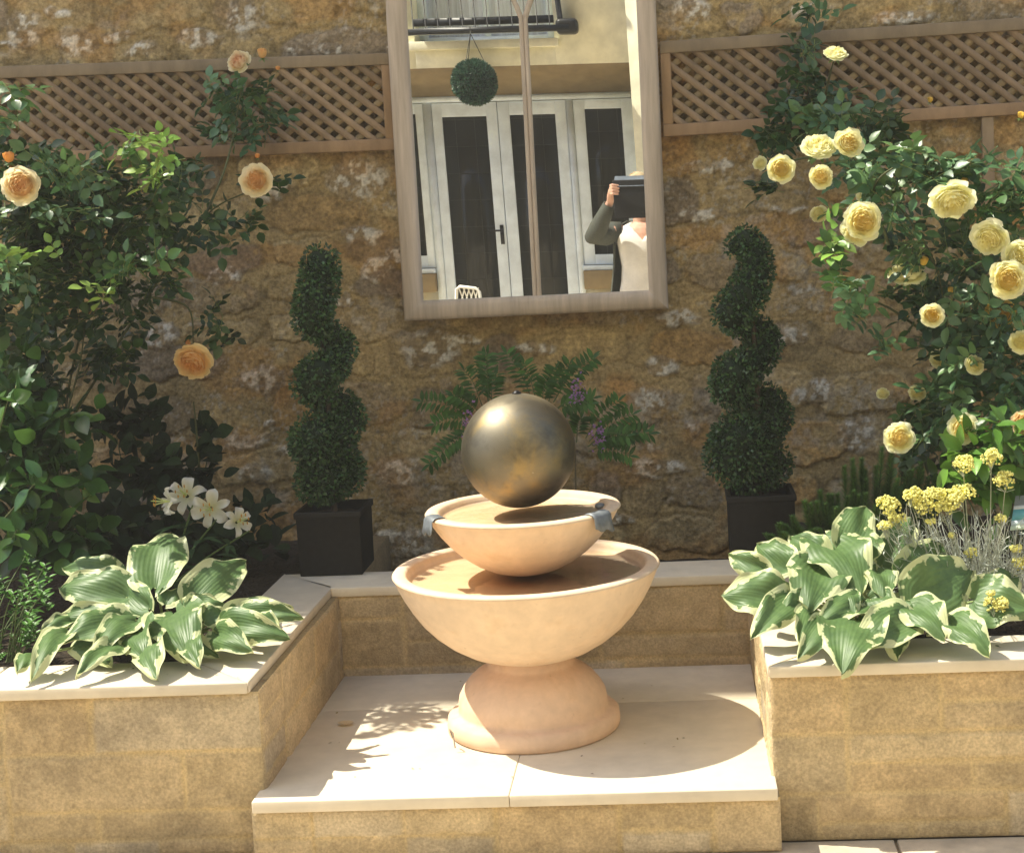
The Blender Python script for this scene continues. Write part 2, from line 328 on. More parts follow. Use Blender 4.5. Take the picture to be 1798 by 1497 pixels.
def stone_fn(seed):
    rnd = random.Random(seed); stones = []
    z = .1; 
    while z < 3.2:
        h = rnd.uniform(.10, .20); x = -3.6 + rnd.uniform(-.3, 0)
        while x < 2.7:
            wd = rnd.uniform(.13, .46) * (1.25 if h < .11 else 1.)
            stones.append((x + wd / 2 + rnd.uniform(-.012, .012), z + h / 2 + rnd.uniform(-.02, .02), wd / 2 * rnd.uniform(.8, .97), h / 2 * rnd.uniform(.72, .98), rnd.random(), rnd.random(), rnd.uniform(-.14, .14)))
            x += wd
        z += h
    PAL = [(.38, .28, .13), (.35, .265, .135), (.29, .22, .125), (.39, .265, .115), (.43, .33, .17), (.26, .205, .14), (.39, .295, .145), (.41, .26, .10)]
    def fn(U, V):
        n1 = fbm(U * 9, V * 9, 3); n2 = fbm(U * 9 + 50, V * 9, 4); n3 = fbm(U * 34, V * 34, 8, 4)
        Uw = U + (n1 - .5) * .07 + (n3 - .5) * .018; Vw = V + (n2 - .5) * .06 + (n3 - .5) * .014
        H = .004 * (n1 - .5) + .0035 * (n3 - .5)
        big = fbm(U * 1.6, V * 1.6, 21, 3)
        mort = np.array([.385, .285, .135]) * (.80 + .4 * n2)[..., None] * (1 + .5 * (big - .5))[..., None]
        C = mort.copy()
        us = U[0]; vs_ = V[:, 0]
        for (cx, cz, a, b, r1, r2, rot) in stones:
            i0, i1 = np.searchsorted(us, [cx - a - .09, cx + a + .09]); j0, j1 = np.searchsorted(vs_, [cz - b - .09, cz + b + .09])
            if i1 <= i0 or j1 <= j0: continue
            s = (slice(j0, j1), slice(i0, i1))
            dx = Uw[s] - cx; dy = Vw[s] - cz
            dx, dy = dx * math.cos(rot) + dy * math.sin(rot), -dx * math.sin(rot) + dy * math.cos(rot)
            d = (np.abs(dx / a) ** 2.8 + np.abs(dy / b) ** 2.8) ** (1 / 2.8)
            k = sst(1.03, .90, d)
            smear = sst(.30 + .30 * r2, .42 + .30 * r2, n3[s] * .5 + n1[s] * .5 + .18)   # mortar dragged over the stones
            k2 = k * (.10 + .80 * smear)
            col = np.array(PAL[int(r1 * 7.99)]) * (.82 + .35 * r2)
            colv = col * (.55 + .90 * n3[s])[..., None]
            C[s] = C[s] * (1 - k2[..., None]) + colv * k2[..., None]
            H[s] = np.maximum(H[s], k * (.006 + .015 * r1 * r2) * (.8 + .4 * n3[s]) - .004 + .006 * (n3[s] - .5))
            edge = sst(.90, 1.0, d) * sst(1.16, 1.02, d)
            C[s] *= (1 - .27 * edge * smear)[..., None]
            H[s] -= edge * .006 * smear
        for (px, py, rx, ry) in PALE_PX:
            p = P(px, py, 0); a = rx / 493.; b = ry / 493.
            i0, i1 = np.searchsorted(us, [p[0] - a - .08, p[0] + a + .08]); j0, j1 = np.searchsorted(vs_, [p[2] - b - .08, p[2] + b + .08])
            if i1 <= i0 or j1 <= j0: continue
            s = (slice(j0, j1), slice(i0, i1))
            d = np.sqrt(((Uw[s] - p[0]) / a) ** 2 + ((Vw[s] - p[2]) / b) ** 2)
            n4 = fbm(U[s] * 48, V[s] * 48, 31, 4)
            base = sst(1.05, .85, d)[..., None]
            C[s] = C[s] * (1 - base * .45) + np.array([.27, .21, .145]) * base * .45
            k = (sst(1.1, .6, d) * sst(.46, .60, n4))[..., None] * .9
            C[s] = C[s] * (1 - k) + np.array([.66, .62, .53]) * k
            H[s] = np.maximum(H[s], sst(1.10, .6, d) * .011 + .008 * (n4 - .5))
        # fine lime and lichen flecks, rusty runs
        n5 = fbm(U * 70, V * 70, 77, 3); n6 = fbm(U * 4, V * 4, 55, 3)
        k = (sst(.60, .72, n5) * sst(.46, .60, n6))[..., None] * .6
        C = C * (1 - k) + np.array([.44, .40, .33]) * k
        n8 = fbm(U * 3.1 + 7, V * 5 + 3, 141, 3); k = (sst(.60, .70, n8) * sst(.42, .62, n3))[..., None] * .55; C = C * (1 - k) + np.array([.36, .32, .26]) * k
        k = (sst(.56, .70, fbm(U * 5 + 9, V * 7, 91, 4)))[..., None] * .55
        C = C * (1 - k) + C * np.array([1.12, .86, .62]) * k
        n7 = fbm(U * 25 + 4, V * 30, 63, 3)
        k = (sst(.62, .74, n7))[..., None] * .5
        C = C * (1 - .45 * k); H -= .006 * k[..., 0]
        return H, np.clip(C * .90, .02, .8)
    return fn
SFN = stone_fn(5)
wall_t = thing('stone_wall', (-.5, .2, 0), 'tall old rubble stone wall in ochre and brown behind the fountain and planters', 'wall')
mb = MB()
def relief(mb, o, U, V, Nn, w_, h_, res, fn, u0=0., v0=0., edge=0.):
    nu = max(2, int(w_ / res) + 1); nv = max(2, int(h_ / res) + 1)
    uu, vv = np.meshgrid(np.linspace(0, w_, nu), np.linspace(0, h_, nv))
    H, C = fn(uu + u0, vv + v0)
    if edge:
        e = np.minimum(np.minimum(uu, w_ - uu), np.minimum(vv, h_ - vv)); H = H * sst(0, edge, e)
    A = np.asarray(o)[None, None] + uu[..., None] * np.asarray(U) + vv[..., None] * np.asarray(V) + H[..., None] * np.asarray(Nn)
    mb.grid(A, C)
relief(mb, (-3.4, 0, .2), (1, 0, 0), (0, 0, 1), (0, -1, 0), 5.7, 2.5, .0062, SFN, -3.4, .2)
mb.build('stone_face', M_STONE, wall_t, smooth=True)
mb = MB(); hc = (.34, .25, .12)
for (x0, x1, z0, z1) in ((-9, -3.4, -.1, 10.35), (2.3, 9, -.1, 10.35), (-3.4, 2.3, 2.7, 10.35), (-3.4, 2.3, -.1, .2)):
    def far_fn(u, v):
        h = .012 * fbm(u * 6, v * 8, 3); n = fbm(u * 5, v * 8, 5)
        cc = np.array(hc) * (.7 + .6 * n)[..., None]; return h, cc
    relief(mb, (x0, 0, z0), (1, 0, 0), (0, 0, 1), (0, -1, 0), x1 - x0, z1 - z0, .06, far_fn, x0, z0)
mb.box(-9, 9, .03, .4, -.1, 10.35, hc)
mb.build('wall_core', M_STONE, wall_t, smooth=False)

# ------------------------------------------------------------------ planter walls, plinth
def block_fn(seed, top):
    """squared walling stone in two course heights, flush mortar"""
    def fn(U, V):
        rnd = random.Random(seed)
        mod = .0745; n3 = fbm(U * 30, V * 30, seed + 2, 4); n2 = fbm(U * 7, V * 7, seed + 1); n5 = fbm(U * 110, V * 110, seed + 9, 3)
        H = .0012 * n3; C = np.array([.56, .43, .235]) * (.88 + .28 * n2)[..., None]
        occ = {}
        ncol = 140; nrow = 9
        for r in range(nrow):
            c = 0
            while c < ncol:
                if occ.get((r, c)): c += 1; continue
                hh = 2 if (rnd.random() < .42 and r < nrow - 1) else 1
                wn = rnd.randint(3, 6) if hh == 1 else rnd.randint(3, 6)
                k = 0
                while k < wn and c + k < ncol and not occ.get((r, c + k)): k += 1
                wn = max(1, k)
                if wn < 2: hh = 1
                for i in range(hh):
                    for j in range(wn): occ[(r + i, c + j)] = 1
                cell = .075
                x0 = -3.5 + c * cell; x1 = x0 + wn * cell; z1 = top - r * mod; z0 = z1 - hh * mod
                r1 = rnd.random(); r2 = rnd.random()
                wob = (n2 - .5) * .012 + (n3 - .5) * .008
                d = np.minimum(np.minimum(U - x0, x1 - U), np.minimum(V - z0, z1 - V)) + wob
                m_ = sst(.003, .010, d)
                m_ = np.where((U > x0) & (U < x1) & (V > z0) & (V < z1), m_, 0)
                if m_.max() > 0:
                    pal = [(.56, .42, .22), (.59, .45, .24), (.53, .395, .20), (.57, .45, .265), (.59, .43, .215)][int(r1 * 4.99)]
                    col = np.array(pal) * np.array([.92, .95, 1.08]) * (.88 + .16 * r2) * (.70 + .36 * n3 + .24 * n5)[..., None]
                    C = C * (1 - m_[..., None]) + col * m_[..., None]
                    H = H + m_ * (.002 + .0045 * r2 + .005 * (n3 - .5) + .003 * (n5 - .5))
                c += wn
        grime = sst(.50, .72, fbm(U * 3.2, V * 5, seed + 40, 4))[..., None] * .38 + (sst(.16, -.05, V) * fbm(U * 8, V * 6, seed + 4))[..., None] * .5
        C = C * (1 - np.clip(grime, 0, .7) * np.array([.5, .48, .42]))
        return H, np.clip(C, .02, .8)
    return fn
XL, XR, YF, YB, ZC, ZP = -1.05, .207, -1.863, -.915, .39, .14
RES = .0065
def coping(parent, polys):
    for q in polys:
        m_ = MB(); q = np.array(q, float); n = len(q); k = RNG.uniform(.95, 1.03)
        v = np.vstack([np.c_[q, np.full(n, ZC + .001)], np.c_[q, np.full(n, ZC + .03)]])
        f = [tuple(reversed(range(n))), tuple(range(n, 2 * n))] + [(i, (i + 1) % n, n + (i + 1) % n, n + i) for i in range(n)]
        m_.add(v, [t for t in f], (k, k, k * .99)); bevel(m_.build('coping_slab', M_COPE, parent), .003)
# left planter wall
t = thing('planter_wall', (-2.2, YF + .1, g0), 'golden block planter wall under the left hosta, with a cream stone coping that turns back beside the fountain', 'planter wall', 'low block walls round the fountain')
m_ = MB(); relief(m_, (-3.5, YF, g0), (1, 0, 0), (0, 0, 1), (0, -1, 0), 3.5 + XL, ZC - g0, RES, block_fn(1, ZC), -3.5, g0, .004)
relief(m_, (XL, YF, g0), (0, 1, 0), (0, 0, 1), (1, 0, 0), YB - YF + .1, ZC - g0, RES, block_fn(2, ZC), -3.5, g0, .004)
m_.box(-3.5, XL - .001, YF + .001, YF + .10, g0, ZC, (.4, .3, .16)); m_.box(XL - .10, XL - .002, YF + .101, .0, g0, ZC, (.4, .3, .16))
m_.build('block_wall', M_BLOCK, t, smooth=True)
cf = YF - .022; cb_ = YF + .185; xl = XL + .012 - .03; xl2 = xl - .20
j1, j2, j3 = -1.755, -2.42, -3.1
yb1 = YB + .012
coping(t, [[(j1 + .0015, cf), (xl, cf), (xl2, cb_), (j1 + .0015, cb_)], [(j2, cf), (j1 - .0015, cf), (j1 - .0015, cb_), (j2, cb_)], [(j3, cf), (j2 - .003, cf), (j2 - .003, cb_), (j3, cb_)],
           [(xl + .0015, cf + .002), (xl + .0015, yb1 + .0), (xl2 + .002, yb1 + .2 - .001), (xl2 + .002, cb_ + .002)]])
# right planter wall
t = thing('planter_wall', (1., YF + .1, g0), 'golden block planter wall under the right hosta, with a rough sunlit corner beside the plinth', 'planter wall', 'low block walls round the fountain')
m_ = MB(); relief(m_, (XR, YF, g0), (1, 0, 0), (0, 0, 1), (0, -1, 0), 2.6, ZC - g0, RES, block_fn(8, ZC), -2.93, g0, .004)
relief(m_, (XR, YB + .1, g0), (0, -1, 0), (0, 0, 1), (-1, 0, 0), YB + .1 - YF, ZC - g0, RES, block_fn(4, ZC), -3.2, g0, .004)
m_.box(XR + .001, XR + 2.6, YF + .001, YF + .10, g0, ZC, (.4, .3, .16)); m_.box(XR + .002, XR + .10, YF + .101, .0, g0, ZC, (.4, .3, .16))
m_.build('block_wall', M_BLOCK, t, smooth=True)
xr = XR - .004; xr2 = xr + .2
coping(t, [[(xr, cf), (.93, cf), (.93, cb_), (xr2, cb_)], [(.933, cf), (1.7, cf), (1.7, cb_), (.933, cb_)], [(1.703, cf), (2.7, cf), (2.7, cb_), (1.703, cb_)],
           [(xr - .0015, cf + .004), (xr2 - .002, cb_ + .003), (xr2 - .002, yb1 + .2), (xr - .0015, yb1)]])
# low wall behind the fountain
t = thing('planter_wall', (-.42, YB + .05, ZP), 'low shaded block wall behind the fountain, joining the two planters', 'planter wall', 'low block walls round the fountain')
m_ = MB(); relief(m_, (XL, YB, ZP - .02), (1, 0, 0), (0, 0, 1), (0, -1, 0), XR - XL, ZC - ZP + .02, RES, block_fn(13, ZC), -3.1, ZP - .02, .003)
m_.box(XL, XR, YB + .001, YB + .1, ZP - .02, ZC, (.4, .3, .16)); m_.build('block_wall', M_BLOCK, t, smooth=True)
coping(t, [[(xl + .003, YB - .012), (-.45, YB - .012), (-.45, YB + .188), (xl2 + .0045, YB + .2)], [(-.447, YB - .012), (xr - .003, YB - .012), (xr2 - .004, YB + .2), (-.447, YB + .188)]])
# plinth
t = thing('fountain_plinth', (-.42, -1.43, g0), 'low stone plinth topped with smooth cream slabs, on which the fountain stands', 'plinth')
m_ = MB(); relief(m_, (XL - .02, -1.922, g0), (1, 0, 0), (0, 0, 1), (0, -1, 0), XR - XL + .03, ZP - .03 - g0, RES, block_fn(22, ZP - .03), -3.35, g0, .003)
m_.box(XL - .02, XR + .01, -1.921, YB, g0, ZP - .032, (.4, .3, .16)); m_.build('block_wall', M_BLOCK, t, smooth=True)
jx = -.432
for (x0, x1, y0, y1, k) in ((XL - .012, jx - .0006, -1.945, -1.2515, 1.0), (jx + .0006, XR + .004, -1.945, -1.2515, .97), (XL + .004, XR - .004, -1.250, YB + .0, .97)):
    q = MB(); q.box(x0, x1, y0, y1, ZP - .03, ZP, (k, k, k)); bevel(q.build('slab', M_COPE, t), .003)
q = MB(); q.box(XL + .01, XR - .01, -1.935, YB, ZP - .029, ZP - .003, (.62, .6, .56)); q.build('mortar_joint', M_COPE, t)

# ------------------------------------------------------------------ fountain
FX, FY = -.414, -1.435
ft = thing('fountain', (FX, FY, ZP), 'two tier terracotta bowl fountain crowned by a bronze sphere, on the cream plinth', 'fountain')
m_ = MB()
m_.lathe([(0, ZP), (.228, ZP), (.234, ZP + .005), (.2355, ZP + .020), (.233, ZP + .040), (.224, ZP + .048), (.213, ZP + .050), (.2045, ZP + .053), (.203, ZP + .060), (.2025, ZP + .076), (.199, ZP + .096), (.188, ZP + .117),
          (.172, ZP + .138), (.152, ZP + .156), (.134, ZP + .167), (.122, ZP + .174), (.116, ZP + .182), (.118, ZP + .22), (0, ZP + .22)], FX, FY, c=(1., .93, .95), wob=.003)
m_.build('pedestal', M_TERRA, ft, smooth=True)
def arcprof(r0, z0, r1, z1, n=14, p=2.):
    # bowl outside: from foot radius r0 at z0 to rim r1 at z1
    s = np.linspace(0, 1, n); r = r0 + (r1 - r0) * np.sin(s * math.pi / 2) ** 1.; z = z0 + (z1 - z0) * (1 - np.cos(s * math.pi / 2)) ** 1.
    return list(zip(r, z))
def bowl(prof, rim_r, rim_z, th, fill_z, name):
    m_ = MB(); inner = [(rim_r - th - .002, rim_z - .004), (rim_r - th - .004, rim_z - .012), (rim_r - th - .012, fill_z + .003), (rim_r - th - .02, fill_z), (0, fill_z - .004)]
    rim = [(rim_r + .001, rim_z - .006), (rim_r - .003, rim_z - .001), (rim_r - .010, rim_z + .001), (rim_r - th + .006, rim_z + .0005)]
    m_.lathe([(0, prof[0][1])] + prof + rim + inner, FX, FY, k=128, wob=.002)
    return m_.build(name, M_TERRA, ft, smooth=True)
big = [(.02, .328), (.08, .332), (.125, .342), (.175, .361), (.22, .388), (.258, .419), (.288, .451), (.314, .488), (.334, .523), (.348, .554), (.357, .576)]
b1 = bowl(big, .360, .586, .036, .556, 'lower_bowl')
small = [(.02, .565), (.055, .568), (.095, .580), (.135, .600), (.17, .625), (.200, .653), (.226, .684), (.245, .712), (.258, .736)]
b2 = bowl(small, .2625, .746, .036, .724, 'upper_bowl')
for (r, z, p) in ((.3135, .563, b1), (.2165, .7285, b2)):
    m_ = MB(); A = np.array([[[FX + rr_ * math.cos(a), FY + rr_ * math.sin(a), z] for a in np.arange(64) * 2 * math.pi / 64] for rr_ in (r, r * .6, .01)]); m_.grid(A, closed=True)
    m_.build('water', M_WATER, p, smooth=True)
m_ = MB(); m_.sphere((FX - .003, FY, .899), .1535, 48, 64); sp = m_.build('sphere', M_BRONZE, ft, smooth=True)
m_ = MB(); m_.lathe([(0, 1.048), (.012, 1.048), (.012, 1.055), (.008, 1.057), (.006, 1.060), (0, 1.060)], FX, FY, k=20); m_.build('nozzle', M_BLACK, sp, smooth=True)
def spout(ang, wd, drop, roll):
    m_ = MB(); A = []
    pr = [(.212, .728), (.224, .740), (.234, .7475), (.249, .750), (.262, .7475), (.2685, .740), (.270, .726), (.275, .740 - drop)]
    for s in np.linspace(-wd, wd, 9):
        row = []
        for i, (r, z) in enumerate(pr):
            a = ang + s / .27 * (1 + (.10 if i == 7 else 0)); k = 1 - (abs(s) / wd) ** 4 * .0
            zz = z + (.004 * math.sin(s * 160 + i) if i > 5 else .0012 * math.sin(s * 200)) + (roll * s if i == 7 else 0)
            row.append((FX + r * math.cos(a), FY + r * math.sin(a), zz))
        A.append(row)
    m_.grid(np.array(A)); o = m_.build('spout', M_LEAD, b2, smooth=True)
    s_ = o.modifiers.new('solid', 'SOLIDIFY'); s_.thickness = .002; s_.offset = 1
spout(math.radians(207), .034, .034, .15); spout(math.radians(-34), .036, .036, -.2)
m_ = MB(); m_.sphere((FX + .212 * math.cos(math.radians(14)), FY + .212 * math.sin(math.radians(14)), .731), (.015, .015, .008), 8, 14); m_.build('drain_cap', M_LEAD, b2, smooth=True)
m_ = MB(); m_.tube([(FX - .20, FY - .165, ZP + .03), (FX - .205, FY - .175, ZP + .055), (FX - .195, FY - .19, ZP + .05), (FX - .19, FY - .197, ZP + .012)], .002, 5, (.25, .2, .15)); m_.build('wire_loop', M_STEM, ft)

# ------------------------------------------------------------------ arched mirror
GX, GZ0, GSP = -.466, 1.175, 2.232
q = dict(yaw=.0155, pit=.002, k=.0043)
def mir_y(x, z): return -.072 + q['yaw'] * (x + .47) + q['pit'] * (z - 1.7) + q['k'] * (x + .47) * (z - 1.7)
mt = thing('garden_mirror', (GX, -.05, GZ0), 'tall gothic arched garden mirror in a weathered wooden frame hung on the stone wall', 'mirror')
FWD = .066; OW = .465; IW = OW - FWD
def frame_y(x): return q['yaw'] * (x + .47)
def sweep(mb, path, wd, y0, y1, closed=False, cham=.01):
    """path: (x,z) centre line; rectangular section with a chamfered front"""
    path = np.array(path, float); n = len(path); A = []
    for i in range(n):
        a = path[(i - 1) % n] if (closed or i > 0) else path[i]; b = path[(i + 1) % n] if (closed or i < n - 1) else path[i]
        d1 = path[i] - a; d2 = b - path[i]
        d1 = d1 / (np.linalg.norm(d1) + 1e-9); d2 = d2 / (np.linalg.norm(d2) + 1e-9)
        if i == 0 and not closed: d1 = d2
        if i == n - 1 and not closed: d2 = d1
        t_ = nrm(d1 + d2); nn = np.array([-t_[1], t_[0]]); sc = 1 / max(.4, abs(nn @ np.array([-d2[1], d2[0]])))
        row = []
        for (s, yy) in ((-.5, y0), (-.5, y1 + cham), (-.5 + cham / wd, y1), (.18, y1), (.5 - cham * .6 / wd, y1 + cham * .7), (.5, y1 + cham * 1.6), (.5, y0)):
            p = path[i] + nn * wd * s * sc; row.append((p[0], yy + frame_y(p[0]), p[1]))
        A.append(row)
    A = np.array(A)
    if closed: A = np.concatenate([A, A[:1]])
    mb.grid(A.transpose(1, 0, 2), closed=False)
    mb.grid(A[:, [6, 0]].transpose(1, 0, 2))
    if not closed: 
        for e in (0, -1):
            nn0 = mb.n; mb.add(A[e], []); mb.big.append(tuple(nn0 + i for i in range(7)))
cen = OW - FWD / 2
R_ = 2 * cen
pth = [(GX - cen, GZ0 + FWD / 2), (GX - cen, GSP)]
arc = [(GX + cen - R_ * math.cos(a), GSP + R_ * math.sin(a)) for a in np.linspace(0, math.radians(60), 15)][1:]
pth += arc; pth += [(2 * GX - x, z) for (x, z) in reversed(arc[:-1])]; pth += [(GX + cen, GSP), (GX + cen, GZ0 + FWD / 2)]
m_ = MB(); sweep(m_, list(reversed(pth)), FWD, -.012, -.108, closed=True)
fr = m_.build('frame', M_FRAME, mt)
m_ = MB()
for dx in (-.0075, .0075): sweep(m_, [(GX + .006 + dx, GZ0 + FWD - .002), (GX + .006 + dx, GSP - .028)], .0145, -.066, -.092, cham=.003)
m_.build('mullion', M_FRAME, mt)
for s in (-1, 1):
    m_ = MB(); a0_ = math.radians(17); Rt = .62; pts = [(GX + .006 + s * (.0075 + Rt * (math.cos(a0_) - math.cos(a))), GSP - .03 + Rt * (math.sin(a) - math.sin(a0_))) for a in np.linspace(a0_, math.radians(66), 14)]
    sweep(m_, pts if s > 0 else pts, .017, -.066, -.092, cham=.003); m_.build('tracery_bar', M_FRAME, mt)
m_ = MB(); rows = []
for z in list(np.linspace(GZ0 + FWD - .01, GSP, 22)) + list(np.linspace(GSP, GSP + .66, 16))[1:]:
    hw = IW + .008
    if z > GSP: hw = max(.004, math.sqrt(max(0, R_ ** 2 - (z - GSP) ** 2)) - cen - FWD / 2 + .01)
    rows.append([(GX + s * hw, mir_y(GX + s * hw, z), z) for s in np.linspace(-1, 1, 17)])
m_.grid(np.array(rows)); m_.build('mirror_glass', M_MIRROR, mt, smooth=True)

# ------------------------------------------------------------------ trellis
def trellis(name, pxs, label, post=None):
    (xa, ta), (xb, tb), (xc, bc), (xd, bd) = pxs   # top edge from a to b, bottom edge from c to d, all in photo pixels
    A = P(xa, ta, -.05); B = P(xb, tb, -.05); Cc = P(xc, bc, -.05); D = P(xd, bd, -.05)
    def zt(x): return A[2] + (B[2] - A[2]) * (x - A[0]) / (B[0] - A[0])
    def zb(x): return Cc[2] + (D[2] - Cc[2]) * (x - Cc[0]) / (D[0] - Cc[0])
    x0, x1 = A[0], B[0]
    t = thing(name, ((x0 + x1) / 2, -.04, zb(x0)), label, 'trellis', 'lattice trellis panels on the stone wall')
    def T(v): 
        v = v.copy(); k = v[:, 2].copy(); x = v[:, 0]; v[:, 2] = zb(x) + (zt(x) - zb(x)) * k; return v
    rail = .042 / (zt(x0) - zb(x0))
    m_ = MB(); m_.box(x0, x1, -.056, -.026, 1 - rail, 1, (.9, .95, 1.02), T); m_.box(x0, x1, -.056, -.026, 0, rail, (1.1, 1, .95), T)
    m_.box(x0, x0 + .036, -.0545, -.027, rail, 1 - rail, (1.15, 1.02, .9), T); m_.box(x1 - .036, x1, -.0545, -.027, rail, 1 - rail, (1.15, 1.02, .9), T)
    bevel(m_.build('rail_frame', M_TREL, t), .003)
    m_ = MB(); H = zt(x0) - zb(x0); px_ = .0715; lw = .0255 / math.sqrt(2)
    for layer, (s, y0, y1) in enumerate(((1, -.0395, -.0335), (-1, -.0465, -.0400))):
        x = x0 - H - .1
        while x < x1 + H + .1:
            kk = random.uniform(.82, 1.15); cc = (kk * 1.0, kk * (.97 if layer else 1.02), kk * (1.0 if layer else .9))
            # lath from bottom to top, leaning
            za, zb_ = rail * .9, 1 - rail * .9
            xa_, xb_ = x, x + (-s) * -H * .95
            def cl(xx, z, xo, zo):
                return xx
            pts = []
            for zz in np.linspace(za, zb_, 9):
                f = (zz - za) / (zb_ - za); xc_ = xa_ + (xb_ - xa_) * f
                pts.append((xc_, zz))
            seg = []
            for (xc_, zz) in pts: seg.append((xc_ - lw * 1.0, xc_ + lw * 1.0, zz))
            V = []
            for (l, r, zz) in seg:
                l2 = min(max(l, x0 + .01), x1 - .01); r2 = min(max(r, x0 + .01), x1 - .01)
                V.append([(l2, y1, zz), (r2, y1, zz), (r2, y0, zz), (l2, y0, zz)])
            V = np.array(V)
            good = [i for i in range(len(V)) if V[i, 1, 0] - V[i, 0, 0] > .0005]
            if len(good) > 1:
                V = V[good[0]:good[-1] + 1]; Vf = T(V.reshape(-1, 3)).reshape(V.shape)
                m_.grid(Vf, cc, closed=True)
            x += px_
    m_.build('lattice', M_TREL, t)
    if post:
        px, p0, p1, wpx = post; a = P(px, p0, -.05); b = P(px + 14, p1, -.05)
        m_ = MB(); m_.box(a[0] - .02, a[0] + .02, -.05, -.028, b[2] - .5, a[2] + .02, (1, 1, 1)); bevel(m_.build('post', M_TREL, t), .003)
trellis('trellis_panel', [(-150, 121), (684, 92), (100, 286), (690, 263)], 'diamond lattice trellis panel left of the mirror, behind the apricot roses')
trellis('trellis_panel', [(1158, 72), (1990, 17), (1165, 240), (1990, 188)], 'diamond lattice trellis panel right of the mirror, behind the yellow roses', post=(1737, 215, 300, 20))

# ------------------------------------------------------------------ leaves and flowers
def leaf(mb, base, d, n, L, W, col, curl=.15, fold=.25, k=5, shape=.85):
    d = nrm(d); n = nrm(n - d * (n @ d)); s_ = np.cross(d, n)
    t = np.linspace(0, 1, k); wv = np.sin(math.pi * t ** shape) ** .8 * W / 2; wv[0] = W * .03; wv[-1] = W * .02
    cen = base + np.outer(t * L, d) - np.outer(curl * L * t ** 2, n)
    A = np.stack([cen - np.outer(wv, s_) + np.outer(wv * fold, n), cen, cen + np.outer(wv, s_) + np.outer(wv * fold, n)], 1)
    mb.grid(A, col)
def jit(v, a): return np.asarray(v) + RNG.normal(0, a, 3)
def spray(mb, st, org, d, n, L, col, nl=5):
    """compound rose leaf: terminal leaflet and pairs"""
    d = nrm(d); n = nrm(n - d * (n @ d)); s_ = np.cross(d, n); LL = L * 1.9
    mid = lambda f: org + d * LL * f - n * .12 * LL * f * f
    st.tube([mid(0), mid(.5), mid(1)], [.0012, .001, .0007], 4, (.16, .20, .06), caps=False)
    leaf(mb, mid(1), jit(d, .12), jit(n, .15), L, L * .66, col)
    for f, k in ((.72, .92), (.35, .75))[:(nl - 1) // 2]:
        for sg in (-1, 1):
            dd = nrm(d * .5 + sg * s_); leaf(mb, mid(f), jit(dd, .12), jit(n, .18), L * k, L * k * .64, col * RNG.uniform(.88, 1.12))
def scatter(mb, st, ctr, rad, ns, L, cols, updir=(0, -.35, .95), nl=5, spread=.5):
    ns = int(ns * (2.5 if ns > 7 else 1.5)) ; rad = np.array(rad) * (1.12 if ns > 7 else 1.)
    for i in range(ns):
        while True:
            p = RNG.uniform(-1, 1, 3)
            if p @ p < 1: break
        o = ctr + p * np.array(rad)
        d = nrm(p * np.array([1, .8, .7]) + np.array([0, -.25, .05]) + RNG.normal(0, .5, 3))
        n = nrm(np.array(updir) + RNG.normal(0, spread, 3))
        c = np.array(cols[RNG.integers(len(cols))]) * RNG.uniform(.75, 1.25)
        spray(mb, st, o - d * L, d, n, L * RNG.uniform(.75, 1.2), c, nl)
def cane(st, pts, r0=.005, r1=.002, c=(.09, .10, .04)):
    pts = np.array(pts, float); n = len(pts)
    if n > 2:   # Catmull-Rom
        Q = np.vstack([2 * pts[0] - pts[1], pts, 2 * pts[-1] - pts[-2]]); out = []
        for i in range(1, n):
            for t in np.linspace(0, 1, 6, endpoint=False):
                a, b, c_, d = Q[i - 1], Q[i], Q[i + 1], Q[i + 2]
                out.append(.5 * (2 * b + (c_ - a) * t + (2 * a - 5 * b + 4 * c_ - d) * t * t + (3 * b - a - 3 * c_ + d) * t ** 3))
        out.append(pts[-1]); pts = np.array(out)
    st.tube(pts, np.linspace(r0, r1, len(pts)), 6, c)
def basis(f):
    f = nrm(f); r = np.array([0, 0, 1.]) if abs(f[2]) < .9 else np.array([1., 0, 0])
    u = nrm(np.cross(r, f)); v = np.cross(f, u); return u, v, f
